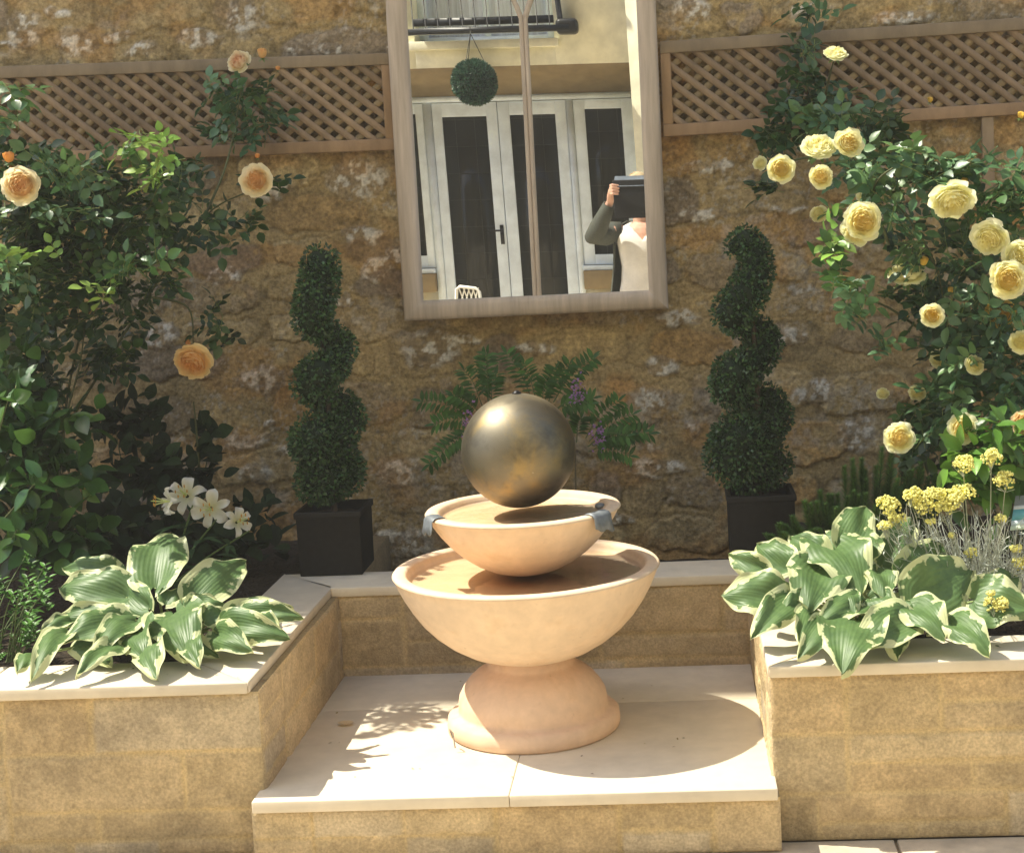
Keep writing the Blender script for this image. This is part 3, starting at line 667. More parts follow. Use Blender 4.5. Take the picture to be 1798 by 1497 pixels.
def rose(ctr, face, R, inner, outer, parent, npet=80, name='flower', bud=False, seed=0, label=None):
    rg = np.random.default_rng(seed + 100); u, v, f = basis(face); m_ = MB()
    inner = np.array(inner); outer = np.array(outer)
    if not bud: m_.sphere(ctr - f * R * .08, (R * .56, R * .56, R * .24), 10, 16, inner * .9 + outer * .1, np.stack([u, v, f], 1))
    n0 = 16 if bud else npet
    for i in range(n0):
        t = (i + .5) / n0; th0 = i * 2.39996 + rg.normal(0, .2)
        if bud: re = R * (.2 + .5 * t); he = R * (1.0 - .25 * t); half = .9
        else:
            re = R * (.08 + .92 * t ** .85); he = R * (.30 - .46 * t ** 2.0) + R * rg.normal(0, .055); half = .95 - .35 * t if t > .25 else .8
            half = max(half, .48)
        b0 = np.array([re * .35, -.22 * R]); b1 = np.array([re * (1.0 if t < .6 else .95), -.14 * R + (0 if t < .5 else .05 * R)]); b2 = np.array([re * rg.uniform(.93, 1.07), he])
        S = np.linspace(0, 1, 6); Wd = np.linspace(-1, 1, 7)
        A = np.zeros((6, 7, 3)); C = np.zeros((6, 7, 3)); ph = rg.uniform(0, 6)
        for a, s in enumerate(S):
            p = (1 - s) ** 2 * b0 + 2 * s * (1 - s) * b1 + s * s * b2
            for b, w_ in enumerate(Wd):
                k = 1 - .16 * s * w_ ** 4 * 1.6
                th = th0 + w_ * half * (.55 + .45 * s ** .5)
                ruf = .075 * R * s * math.sin(w_ * 5 + ph) * (1 if not bud else .3)
                rr_ = p[0] * k + ruf * .5 + .04 * R * (w_ ** 2) * s * (-1 if t < .5 else 1); hh = p[1] - .10 * R * (abs(w_) ** 3) * s + ruf
                A[a, b] = ctr + u * rr_ * math.cos(th) + v * rr_ * math.sin(th) + f * hh
                g = np.clip(t * 1.25 - .08 + .25 * (s - .7), 0, 1) ** .55
                C[a, b] = inner * (1 - g) + outer * g
        m_.grid(A, C)
    # sepals and calyx share the flower's mesh colour attribute
    o = m_.build(name, M_PETAL, parent, smooth=True)
    if label: o['label'] = label
    c_ = MB(); c_.sphere(ctr - f * R * .42, (R * .2,) * 3, 6, 8, (.10, .17, .04))
    for i in range(5):
        a = i * 1.257; d = u * math.cos(a) + v * math.sin(a); leaf(c_, ctr - f * R * .42, d - f * .2, f, R * .75, R * .22, np.array([.12, .2, .05]))
    c_.build('calyx', M_LEAF, o, smooth=True)
    return o

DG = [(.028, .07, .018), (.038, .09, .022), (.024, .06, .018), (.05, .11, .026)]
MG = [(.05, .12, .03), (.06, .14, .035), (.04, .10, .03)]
LG = [(.18, .32, .05), (.14, .27, .05), (.22, .33, .07)]  # lighter greens put sunlight into the colour of the left rose's sunny sprays
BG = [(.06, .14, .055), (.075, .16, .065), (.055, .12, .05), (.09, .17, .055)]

# --- apricot climbing rose on the left
rt = thing('climbing_rose', P(120, 900, -.35) * [1, 1, 0] + [0, 0, .39], 'apricot flowered climbing rose spreading over the left trellis', 'rose bush', 'climbing roses on the stone wall')
lf = MB(); st = MB()
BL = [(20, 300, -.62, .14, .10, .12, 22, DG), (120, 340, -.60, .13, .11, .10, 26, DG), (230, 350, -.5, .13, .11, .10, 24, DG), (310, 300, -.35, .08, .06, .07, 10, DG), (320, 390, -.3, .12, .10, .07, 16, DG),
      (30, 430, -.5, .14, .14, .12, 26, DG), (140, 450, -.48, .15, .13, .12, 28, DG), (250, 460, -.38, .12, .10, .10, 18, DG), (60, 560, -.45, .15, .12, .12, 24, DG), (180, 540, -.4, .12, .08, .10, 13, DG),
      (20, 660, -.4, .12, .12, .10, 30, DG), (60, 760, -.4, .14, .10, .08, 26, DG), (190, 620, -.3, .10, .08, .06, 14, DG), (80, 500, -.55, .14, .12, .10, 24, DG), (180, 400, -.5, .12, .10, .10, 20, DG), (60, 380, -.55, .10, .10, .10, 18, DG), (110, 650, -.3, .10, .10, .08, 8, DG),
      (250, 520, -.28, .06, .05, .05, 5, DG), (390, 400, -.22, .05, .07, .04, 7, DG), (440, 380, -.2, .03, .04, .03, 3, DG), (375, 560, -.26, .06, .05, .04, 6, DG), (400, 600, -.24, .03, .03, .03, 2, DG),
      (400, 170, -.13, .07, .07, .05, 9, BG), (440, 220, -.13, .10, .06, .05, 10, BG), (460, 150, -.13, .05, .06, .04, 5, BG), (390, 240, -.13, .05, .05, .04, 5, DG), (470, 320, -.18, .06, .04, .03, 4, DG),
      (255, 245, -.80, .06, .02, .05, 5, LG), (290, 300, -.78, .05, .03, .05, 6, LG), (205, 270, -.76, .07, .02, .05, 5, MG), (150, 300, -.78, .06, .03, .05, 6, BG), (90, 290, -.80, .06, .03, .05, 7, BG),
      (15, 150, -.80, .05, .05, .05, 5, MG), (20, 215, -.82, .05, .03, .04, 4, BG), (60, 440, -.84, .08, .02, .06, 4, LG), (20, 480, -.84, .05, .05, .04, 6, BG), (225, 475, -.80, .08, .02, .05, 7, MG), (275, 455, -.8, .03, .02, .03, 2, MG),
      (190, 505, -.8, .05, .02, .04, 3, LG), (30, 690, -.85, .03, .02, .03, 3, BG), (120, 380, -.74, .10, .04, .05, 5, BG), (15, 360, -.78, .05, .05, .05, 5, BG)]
for (px, py, yy, rx, rz, ry, n, cc) in BL:
    scatter(lf, st, P(px, py, yy), (rx, ry * K, rz), n, .043, cc, spread=.45)
b0 = P(100, 1000, -.3)
for pts in ([b0, P(110, 760, -.3), P(150, 560, -.35), P(230, 430, -.45), P(290, 300, -.7)], [b0, P(60, 700, -.35), P(40, 480, -.5), P(60, 340, -.7)], [P(110, 760, -.3), P(260, 520, -.3), P(360, 380, -.3), P(449, 330, -.42)],
            [P(360, 380, -.3), P(400, 280, -.2), P(425, 150, -.14)], [P(260, 520, -.3), P(330, 540, -.28), P(340, 610, -.28)], [P(100, 880, -.4), P(115, 740, -.42), P(140, 640, -.4), P(150, 560, -.35)], [P(350, 830, -.3), P(345, 760, -.3), P(340, 705, -.3)]):
    cane(st, pts)
lf.build('foliage', M_LEAF, rt, smooth=True); st.build('stems', M_STEM, rt, smooth=True)
AP_I, AP_O = (.95, .66, .32), (.94, .87, .64)
rose(P(36, 325, -.90), (.25, -1, .05), .056, AP_I, AP_O, rt, seed=1)
rose(P(449, 316, -.50), (.10, -1, .0), .055, AP_I, AP_O, rt, seed=2)
rose(P(418, 107, -.20), (-.25, -1, .55), .044, (.85, .5, .25), AP_O, rt, seed=3)
rose(P(461, 98, -.20), (.1, -.5, .8), .026, AP_I, (.85, .6, .28), rt, bud=True, seed=4, name='bud')
rose(P(338, 636, -.50), (-.02, -.95, -.45), .066, (.92, .55, .18), (.93, .76, .42), rt, seed=5)
rose(P(16, 281, -.88), (.1, -.3, .9), .024, AP_I, (.85, .45, .12), rt, bud=True, seed=6, name='bud')
rose(P(330, 598, -.32), (.1, -.2, -.9), .014, AP_I, (.85, .42, .12), rt, bud=True, seed=7, name='bud')
rose(P(452, 276, -.3), (.1, -.3, .9), .013, AP_I, (.85, .42, .12), rt, bud=True, seed=8, name='bud')
rose(P(488, 122, -.2), (.1, -.3, .9), .012, AP_I, (.85, .5, .2), rt, bud=True, seed=9, name='bud')

# --- yellow climbing rose on the right
rt = thing('climbing_rose', P(1700, 900, -.4) * [1, 1, 0] + [0, 0, .39], 'pale yellow flowered climbing rose sprawling over the right trellis', 'rose bush', 'climbing roses on the stone wall')
lf = MB(); st = MB()
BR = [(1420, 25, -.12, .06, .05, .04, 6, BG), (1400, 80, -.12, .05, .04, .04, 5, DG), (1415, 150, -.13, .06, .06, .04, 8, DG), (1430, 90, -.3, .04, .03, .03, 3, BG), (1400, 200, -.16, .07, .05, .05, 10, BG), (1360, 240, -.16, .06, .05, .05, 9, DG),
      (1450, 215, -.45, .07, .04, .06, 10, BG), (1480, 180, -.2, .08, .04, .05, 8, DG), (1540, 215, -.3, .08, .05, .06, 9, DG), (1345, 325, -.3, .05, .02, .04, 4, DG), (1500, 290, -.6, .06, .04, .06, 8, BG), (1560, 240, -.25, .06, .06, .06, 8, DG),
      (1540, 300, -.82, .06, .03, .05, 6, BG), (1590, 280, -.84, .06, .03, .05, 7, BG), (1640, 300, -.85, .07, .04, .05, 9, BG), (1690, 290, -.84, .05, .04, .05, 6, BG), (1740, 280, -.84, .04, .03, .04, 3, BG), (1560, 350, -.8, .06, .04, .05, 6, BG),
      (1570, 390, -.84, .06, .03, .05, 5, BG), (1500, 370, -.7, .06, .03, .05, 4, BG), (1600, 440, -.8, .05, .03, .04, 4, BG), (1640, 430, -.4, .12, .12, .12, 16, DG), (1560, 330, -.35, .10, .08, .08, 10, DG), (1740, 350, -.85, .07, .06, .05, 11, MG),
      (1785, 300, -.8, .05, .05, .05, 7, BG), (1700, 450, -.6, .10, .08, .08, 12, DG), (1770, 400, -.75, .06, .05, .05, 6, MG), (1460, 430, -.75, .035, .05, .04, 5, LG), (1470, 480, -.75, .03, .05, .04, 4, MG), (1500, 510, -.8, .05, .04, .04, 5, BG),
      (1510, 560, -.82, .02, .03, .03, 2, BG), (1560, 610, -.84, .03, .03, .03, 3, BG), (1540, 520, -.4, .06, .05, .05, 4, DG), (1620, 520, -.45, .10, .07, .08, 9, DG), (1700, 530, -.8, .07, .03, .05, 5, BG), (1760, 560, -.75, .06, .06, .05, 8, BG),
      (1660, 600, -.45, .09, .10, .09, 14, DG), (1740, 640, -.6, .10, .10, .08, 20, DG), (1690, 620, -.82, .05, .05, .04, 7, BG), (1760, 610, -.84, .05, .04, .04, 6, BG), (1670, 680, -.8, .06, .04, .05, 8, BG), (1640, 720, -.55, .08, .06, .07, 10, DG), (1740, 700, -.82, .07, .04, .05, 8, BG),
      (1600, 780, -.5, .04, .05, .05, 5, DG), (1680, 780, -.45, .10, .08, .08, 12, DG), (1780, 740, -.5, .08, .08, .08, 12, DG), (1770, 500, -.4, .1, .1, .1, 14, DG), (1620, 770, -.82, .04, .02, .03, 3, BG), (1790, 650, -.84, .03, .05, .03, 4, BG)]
for (px, py, yy, rx, rz, ry, n, cc) in BR:
    if px > 1440 and -.78 < yy < -.30: yy -= .10
    scatter(lf, st, P(px, py, yy), (rx, ry * K, rz), n, .044, cc, spread=.42)
b0 = P(1700, 1000, -.35)
for pts in ([b0, P(1690, 800, -.4), P(1670, 620, -.5), P(1640, 460, -.6), P(1560, 340, -.7), P(1490, 270, -.75)], [P(1690, 800, -.4), P(1750, 640, -.6), P(1760, 480, -.7), P(1700, 330, -.8)], [P(1670, 620, -.5), P(1560, 540, -.6), P(1480, 520, -.75)],
            [P(1640, 460, -.5), P(1540, 300, -.35), P(1440, 210, -.2), P(1410, 90, -.14), P(1425, 10, -.12)], [P(1560, 340, -.78), P(1620, 310, -.84), P(1690, 300, -.84)], [P(1490, 270, -.6), P(1400, 280, -.65), P(1375, 300, -.7)], [P(1440, 210, -.2), P(1455, 140, -.4), P(1466, 100, -.62)],
            [P(1560, 430, -.8), P(1535, 330, -.82), P(1590, 280, -.84)]):
    cane(st, pts)
lf.build('foliage', M_LEAF, rt, smooth=True); st.build('stems', M_STEM, rt, smooth=True)
YI, YO = (.95, .78, .27), (.94, .92, .62)
YI2, YO2 = (.95, .88, .44), (.94, .93, .66)
FL = [(1467, 93, -.72, (.1, -.5, .7), .036, YI2, YO2, 1), (1437, 256, -.82, (.0, -.6, .75), .053, YI2, YO2, 0), (1491, 250, -.84, (.15, -1, .3), .043, YI, YO, 0), (1371, 296, -.84, (-.15, -1, .1), .041, YI, YO, 0), (1442, 310, -.86, (.05, -1, .2), .036, YI, YO, 0),
      (1516, 388, -.90, (-.1, -1, .15), .054, YI, YO, 0), (1503, 405, -.86, (-.4, -.8, -.3), .046, YI, YO, 0), (1673, 354, -.90, (.0, -.7, -.65), .064, YI2, YO2, 0), (1738, 419, -.92, (-.35, -.8, -.35), .052, YI2, YO2, 0), (1592, 480, -.68, (.0, -.35, .9), .058, YI2, YO, 0),
      (1637, 553, -.88, (.05, -1, .25), .035, (.86, .62, .04), YO2, 0), (1790, 452, -.93, (.1, -1, .1), .048, YI2, YO2, 0), (1770, 490, -.95, (-.15, -1, .15), .052, YI, YO, 0), (1757, 548, -.72, (.0, -1, .4), .046, YI, (.80, .62, .2), 0), (1650, 630, -.5, (-.3, -.8, .1), .034, YI2, YO, 0),
      (1578, 768, -.82, (-.25, -.9, .3), .046, YI, YO2, 0), (1690, 751, -.86, (-.25, -.9, .3), .044, YI, YO2, 0), (1438, 376, -.45, (0, -.8, -.4), .03, YI2, YO, 0), (1521, 345, -.45, (0, -.7, .5), .034, YI2, YO, 0), (1797, 742, -.9, (-.3, -.9, .2), .035, YI, (.86, .68, .42), 0), (1334, 286, -.3, (-.3, -.8, .3), .025, YI2, YO, 0)]
for i, (px, py, yy, fc, R, ci, co, bd) in enumerate(FL): rose(P(px, py, yy - (.10 if px > 1540 else .03)), fc, R * 1.0, ci, co, rt, seed=20 + i)
for i, (px, py, yy, fc, R) in enumerate(((1712, 640, -.80, (.2, -.8, .3), .030), (1792, 600, -.86, (-.2, -.9, .2), .034), (1610, 690, -.62, (-.2, -.7, -.4), .028), (1550, 690, -.5, (0, -.6, .5), .022))): rose(P(px, py, yy - .06), fc, R, YI2, YO, rt, seed=90 + i)
for i, (px, py, yy, R) in enumerate(((1621, 462, -.8, .020), (1693, 320, -.86, .013), (1745, 528, -.8, .02), (1669, 512, -.6, .015), (1590, 560, -.3, .012), (1633, 178, -.3, .014), (1792, 205, -.8, .015))):
    rose(P(px, py, yy), (.1, -.4, .7), R, YI, (.84, .62, .12), rt, bud=True, seed=60 + i, name='bud')

# --- broad leaved shrubs
def leafmass(name, base, label, cat, blobs, L, W, cols, m, group=None, droop=.1):
    t = thing(name, base, label, cat, group); lf = MB(); st = MB()
    for (px, py, yy, rx, rz, ry, n) in blobs:
        c = P(px, py, yy)
        cane(st, [np.array(base, float) + RNG.normal(0, .02, 3) * [1, 1, 0], (np.array(base) + c) / 2 + RNG.normal(0, .02, 3), c], .004, .0015, (.10, .12, .05))
        for i in range(int(n * 2.2)):
            p = RNG.normal(0, .5, 3) * np.array([rx, ry, rz]); d = nrm(p / np.array([rx, ry, rz]) * .5 + RNG.normal(0, .5, 3) + np.array([0, -.3, .1]))
            nn = nrm(np.array([0, -.45, .9]) + RNG.normal(0, .45, 3)); s = RNG.uniform(.7, 1.15)
            leaf(lf, c + p, d, nn, L * s, W * s, np.array(cols[RNG.integers(len(cols))]) * RNG.uniform(.75, 1.25), curl=droop, k=7)
    lf.build('foliage', m, t, smooth=True); st.build('stems', M_STEM, t, smooth=True); return t
leafmass('camellia_bush', (-2.25, -1.08, .39), 'glossy broad leaved evergreen bush at the far left behind the small leaved shrub', 'bush',
         [(20, 780, -.70, .12, .07, .1, 34), (80, 740, -.68, .10, .06, .08, 26), (30, 880, -.72, .12, .08, .1, 44), (110, 830, -.68, .10, .07, .08, 26), (60, 950, -.72, .14, .07, .1, 44), (10, 700, -.66, .08, .06, .08, 16), (130, 940, -.68, .10, .07, .08, 26), (20, 620, -.6, .08, .06, .08, 12), (15, 700, -.9, .04, .03, .04, 4), (60, 850, -.88, .06, .03, .05, 4), (30, 930, -.92, .05, .03, .04, 4)],
         .085, .046, [(.03, .085, .02), (.05, .13, .025), (.04, .10, .022), (.08, .17, .03)], M_GLEAF)
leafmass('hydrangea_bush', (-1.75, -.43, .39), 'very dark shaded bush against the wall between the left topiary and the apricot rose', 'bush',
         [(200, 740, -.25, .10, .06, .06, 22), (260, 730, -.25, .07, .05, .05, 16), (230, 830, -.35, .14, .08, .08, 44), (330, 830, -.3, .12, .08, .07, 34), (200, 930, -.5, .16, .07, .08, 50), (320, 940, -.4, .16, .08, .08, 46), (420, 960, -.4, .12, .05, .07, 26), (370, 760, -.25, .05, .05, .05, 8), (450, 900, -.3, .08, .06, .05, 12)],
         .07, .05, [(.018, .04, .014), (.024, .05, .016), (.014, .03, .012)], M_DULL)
leafmass('laurel_bush', (.98, -1.15, .39), 'bright green glossy laurel behind the yellow button flowers at far right', 'bush',
         [(1670, 815, -.95, .04, .02, .03, 5), (1720, 790, -.98, .07, .04, .05, 16), (1775, 760, -1.0, .06, .06, .05, 16), (1780, 830, -.95, .06, .06, .05, 18), (1720, 850, -.9, .08, .05, .05, 20), (1800, 900, -.9, .06, .06, .05, 16), (1640, 870, -.6, .10, .06, .06, 16)],
         .075, .032, [(.10, .22, .03), (.14, .28, .04), (.08, .18, .03)], M_GLEAF)
# small leaved shrub at left front
t = thing('euonymus_shrub', (-1.95, -1.55, .39), 'low small leaved green shrub at the far left beside the hosta', 'shrub')
lf = MB(); st = MB()
for k in range(52):
    c = P(RNG.uniform(-90, 82), 965 + 170 * RNG.random() ** .8 + RNG.normal(0, 12), RNG.uniform(-1.16, -.88)); 
    cane(st, [np.array([c[0] * .7 - .6, -1.53, .39]), (c + np.array([c[0] * .7 - .6, -1.53, .39])) / 2 + [0, 0, .03], c], .002, .0012, (.1, .14, .05))
    for j in range(13):
        a = j * 2.4; up = nrm(np.array([.2 * math.cos(j), -.3, 1])); d = nrm(np.array([math.cos(a), math.sin(a), .6]))
        leaf(lf, c - up * .005 * j, d, nrm(np.array([-d[0] * .5, -d[1] * .5 - .3, 1])), RNG.uniform(.018, .032), .012, np.array([.07, .18, .03]) * RNG.uniform(.6, 1.6), k=4)
lf.build('foliage', M_GLEAF, t, smooth=True); st.build('stems', M_STEM, t, smooth=True)

# --- hostas
def hosta_leaf(mb, base, tip, n, W, bow=.10, seed=0, droop=.1):
    rg = np.random.default_rng(seed); ax = tip - base; L = np.linalg.norm(ax); d = ax / L; n = nrm(n - d * (n @ d)); s_ = np.cross(d, n)
    S = np.linspace(0, 1, 23); Vv = np.linspace(-1, 1, 19); ph = rg.uniform(0, 6, 4)
    w_ = (np.sin(math.pi * np.clip(S, 0, 1) ** .60) ** .62) * (1 - .18 * S ** 3); w_[-1] = 0; w_[0] = .10; w_ = w_ / w_.max() * W / 2
    SS, VV = np.meshgrid(S, Vv, indexing='ij')
    h = bow * L * np.sin(math.pi * SS * .9) - droop * L * SS ** 3
    ww = w_[:, None] * np.ones_like(VV)
    back = -.16 * L * (np.abs(VV) ** 2) * (1 - SS) ** 3
    h = h + ww * (.42 * VV ** 2 * (1 - .8 * SS)) - ww * .22 * np.abs(VV) ** 3
    h = h + .0045 * np.sin(VV * 5 + ph[0] + SS * 5) + .075 * W * np.abs(VV) ** 2 * np.sin(SS * 13 + ph[1] + np.sign(VV) * 2) + .0012 * np.cos(np.abs(VV) * 26)
    A = base + (SS * L + back)[..., None] * d + (VV * ww)[..., None] * s_ + h[..., None] * n
    C = np.stack([SS, np.abs(VV), np.full_like(SS, rg.random())], -1)
    mb.grid(A, C)
def hosta(name, base, label, leaves, ymap, seed):
    t = thing(name, base, label, 'hosta', 'variegated hostas on the planter walls'); lf = MB(); st = MB()
    for i, L_ in enumerate(leaves):
        bx, by, tx, ty, W = L_[:5]; dy = L_[5] if len(L_) > 5 else 0
        yb = ymap(by) + dy; up = (by - ty) / 60.
        yt = ymap(ty) + dy + (-.02 if ty > by else .0)
        b = P(bx, by, yb); tp = P(tx, ty, yt); n = nrm(np.array([RNG.normal(0, .15), -.72, .62 + RNG.normal(0, .1)]))
        if ty < by - 30: n = nrm(np.array([RNG.normal(0, .1), -.93, .35]))
        hosta_leaf(lf, b, tp, n, W / 690. * 1.24, bow=.13, seed=seed + i)
        c = np.array(base, float) + np.array([(b[0] - base[0]) * .25, (b[1] - base[1]) * .25 + .02, 0])
        cane(st, [c, (c + b) / 2 + [0, .015, .02], b], .0045, .003, (.30, .38, .16))
    lf.build('foliage', M_HOSTA, t, smooth=True); st.build('stalks', M_STEM, t, smooth=True)
HL = [(272, 1032, 301, 930, 92, -.02), (337, 1058, 434, 980, 74), (205, 1012, 108, 995, 52), (222, 1048, 100, 1028, 80), (218, 1092, 108, 1124, 70), (238, 1088, 164, 1142, 56), (118, 1108, 55, 1188, 46), (212, 1135, 133, 1184, 42),
      (270, 1128, 272, 1188, 58), (308, 1078, 328, 1150, 92), (262, 1068, 222, 1022, 46), (425, 1078, 530, 1082, 44), (392, 1100, 505, 1118, 58), (380, 1110, 440, 1142, 50), (405, 1078, 515, 1064, 40), (130, 1088, 72, 1104, 34),
      (195, 1088, 98, 1082, 50), (292, 1062, 322, 1032, 40), (335, 1118, 348, 1168, 44), (250, 1105, 252, 1152, 66), (335, 1078, 398, 1060, 58), (240, 1020, 252, 962, 36, .04), (360, 1090, 400, 1075, 50), (60, 1150, 30, 1178, 36), (150, 1120, 190, 1165, 60, .05), (300, 1110, 380, 1150, 50, .05), (220, 1070, 150, 1060, 60, .05), (450, 1090, 490, 1100, 40)]
hosta('hosta_plant', (-1.42, -1.45, .39), 'variegated green and cream hosta on the left planter beside the white lilies', HL, lambda py: -.93 - (py - 1000) / 185. * .36, 200)
HR = [(1368, 1050, 1266, 1043, 80), (1345, 1008, 1277, 970, 42), (1385, 1000, 1328, 953, 62), (1442, 985, 1386, 940, 60), (1440, 998, 1418, 1068, 92), (1452, 952, 1512, 1040, 98), (1482, 962, 1522, 885, 62), (1520, 985, 1500, 935, 70), (1548, 992, 1604, 905, 52, .03),
      (1588, 1012, 1662, 955, 66), (1605, 1052, 1712, 1000, 98), (1712, 1055, 1812, 1068, 84), (1668, 1088, 1736, 1146, 58), (1600, 1062, 1658, 1118, 66), (1528, 1052, 1582, 1072, 46), (1592, 1085, 1502, 1138, 72), (1502, 1085, 1478, 1176, 96), (1472, 1092, 1402, 1152, 52),
      (1424, 1078, 1404, 1128, 48), (1396, 1052, 1320, 1116, 56), (1512, 1058, 1432, 1096, 48), (1540, 1000, 1552, 1052, 50), (1560, 975, 1530, 930, 46, .04), (1420, 1060, 1372, 1078, 50), (1552, 1082, 1578, 1152, 62, .05), (1630, 1020, 1590, 960, 60, .05), (1470, 1040, 1500, 1080, 50), (1660, 1070, 1630, 1110, 50, .06), (1450, 1015, 1390, 1000, 60, .06), (1740, 1040, 1790, 1010, 56, .04), (1500, 1020, 1560, 1010, 60, .05), (1560, 1060, 1620, 1095, 50, .03)]
hosta('hosta_plant', (.55, -1.52, .39), 'variegated green and cream hosta drooping over the right planter coping below the yellow button flowers', HR, lambda py: -.99 - (py - 900) / 270. * .37, 300)

# --- lilies
t = thing('lily_plant', (-1.62, -1.03, .39), 'white lily with recurved petals and yellow stamens behind the left hosta', 'lily')
st = MB(); lf = MB()
for (px, py, yy) in ((330, 880, -.79), (372, 905, -.80), (430, 925, -.79)):
    e = P(px, py, yy) + [0, .04, -.02]; s0 = np.array([-1.62 + RNG.normal(0, .03), -1.01, .39]); cane(st, [s0, (s0 + e) / 2 + [.01, .03, .02], e], .004, .0025, (.10, .16, .05))
    for k in range(12):
        f = RNG.uniform(.1, .85); p = s0 + (e - s0) * f; a = RNG.uniform(0, 6.3); leaf(lf, p, np.array([math.cos(a), math.sin(a) - .2, .3]), np.array([0, -.3, 1.]), .09, .016, np.array([.025, .06, .018]), curl=.35, k=6)
lf.build('leaves', M_DULL, t, smooth=True); st.build('stems', M_STEM, t, smooth=True)
def lily(ctr, face, R, seed):
    rg = np.random.default_rng(seed); u, v, f = basis(face); m_ = MB()
    for i in range(6):
        a = i * math.pi / 3 + rg.normal(0, .08) + .3; rd = u * math.cos(a) + v * math.sin(a); s_ = np.cross(f, rd); Wd = R * (.64 if i % 2 else .46); rec = rg.uniform(.8, 1.25)
        S = np.linspace(0, 1, 10); A = []
        for s in S:
            r = R * (.10 + .95 * math.sin(s * 1.45) ** 1.0); h = R * (-.45 + .95 * s - .95 * rec * s ** 3.2); wdt = Wd * math.sin(math.pi * (s * .90 + .06)) ** .7
            A.append([ctr + rd * (r - .04 * R * abs(w_)) + f * (h + wdt * .25 * w_ * w_ + .02 * R * math.sin(8 * s + w_ * 3)) + s_ * wdt * w_ * .5 for w_ in np.linspace(-1, 1, 7)])
        A = np.array(A); g = (1 - S)[:, None, None] ** 2; C = np.array([.80, .80, .76]) * (1 - g * .6) + np.array([.62, .62, .22]) * g * .6
        m_.grid(A, np.broadcast_to(C, A.shape))
    o = m_.build('flower', M_PETAL, t, smooth=True)
    s_ = MB()
    for i in range(6):
        a = i * math.pi / 3; d = nrm(f + .38 * (u * math.cos(a) + v * math.sin(a))); e = ctr + d * R * .85; s_.tube([ctr - f * R * .3, ctr + d * R * .4, e], [.0012, .0011, .001], 5, (.55, .6, .25))
        s_.sphere(e, (.0022, .0022, .0055), 5, 6, (.45, .25, .05))
    s_.tube([ctr - f * R * .3, ctr + f * R * 1.05], [.002, .0015], 5, (.5, .6, .2)); s_.build('stamens', M_POLLEN, o, smooth=True)
lily(P(325, 868, -.745), (.05, -.85, .35), 0.057, 1); lily(P(368, 893, -.76), (.1, -.95, .12), 0.058, 2); lily(P(420, 915, -.75), (.55, -.6, .25), 0.045, 3); lily(P(292, 880, -.78), (-.8, -.5, .15), 0.043, 4)

# --- curry plant
t = thing('curry_plant', (.82, -1.42, .39), 'silver leaved plant with clusters of tiny yellow button flowers, right of the hosta', 'curry plant')
st = MB()
base = np.array([.82, -1.44, .39])
for i in range(520):
    px = RNG.uniform(1540, 1840); py = RNG.uniform(905, 1085); e = P(px, py, RNG.uniform(-1.16, -.92)); b = base + np.array([(e[0] - base[0]) * .5, RNG.normal(0, .04), RNG.uniform(0, .05)])
    m1 = b + (e - b) * .55 + RNG.normal(0, .012, 3); st.tube([b + (m1 - b) * .4, m1, e, e + (e - m1) * .25 + RNG.normal(0, .01, 3)], [.0013, .0012, .0010, .0006], 4, np.array([.52, .54, .47]) * RNG.uniform(.75, 1.15))
    for k in range(5):
        p = m1 + (e - m1) * RNG.random(); leaf(st, p, RNG.normal(0, 1, 3) + [0, -.3, .9], RNG.normal(0, 1, 3), RNG.uniform(.018, .034), .0028, np.array([.50, .54, .47]) * RNG.uniform(.8, 1.15), k=3)
HD = [(1562, 885, 24), (1598, 868, 22), (1630, 872, 30), (1662, 876, 30), (1690, 868, 26), (1655, 892, 24), (1576, 908, 20), (1553, 921, 14), (1691, 814, 23), (1740, 802, 22), (1765, 842, 21), (1757, 910, 11), (1634, 915, 9), (1673, 939, 7), (1706, 972, 14), (1745, 1060, 23), (1741, 1042, 8), (1783, 962, 11), (1789, 988, 17), (1614, 886, 22)]
hd = []
for (px, py, r) in HD:
    yy = -1.10 if py < 1000 else -1.24; c = P(px, py, yy); R = r / 690. * 1.0; e = c - [0, 0, R * .4]
    b = base + np.array([(c[0] - base[0]) * .5, 0, .08]); st.tube([b, (b + e) / 2 + RNG.normal(0, .008, 3), e], [.0018, .0016, .0013], 5, (.42, .45, .33))
    for k in range(6): st.tube([e - [0, 0, .02], e + RNG.normal(0, R * .4, 3)], [.001, .0008], 4, (.42, .45, .33))
    m_ = MB(); nb = int(26 + 5200 * R)
    subs = [RNG.normal(0, 1, 3) for _ in range(7)]
    for k in range(nb):
        s_ = subs[k % 7]; s_ = s_ / np.linalg.norm(s_) * [1, .8, .55] * R * .62; d = nrm(RNG.normal(0, 1, 3)); d[2] = abs(d[2]) if RNG.random() < .7 else d[2]
        m_.sphere(c + s_ + d * R * .40, RNG.uniform(.0024, .0036), 5, 6, np.array([.84, .80, .26]) * RNG.uniform(.7, 1.25))
    hd.append(m_)
st.build('foliage', M_SILVER, t, smooth=True)
for m_ in hd: m_.build('flower_head', M_POLLEN, t, smooth=True)

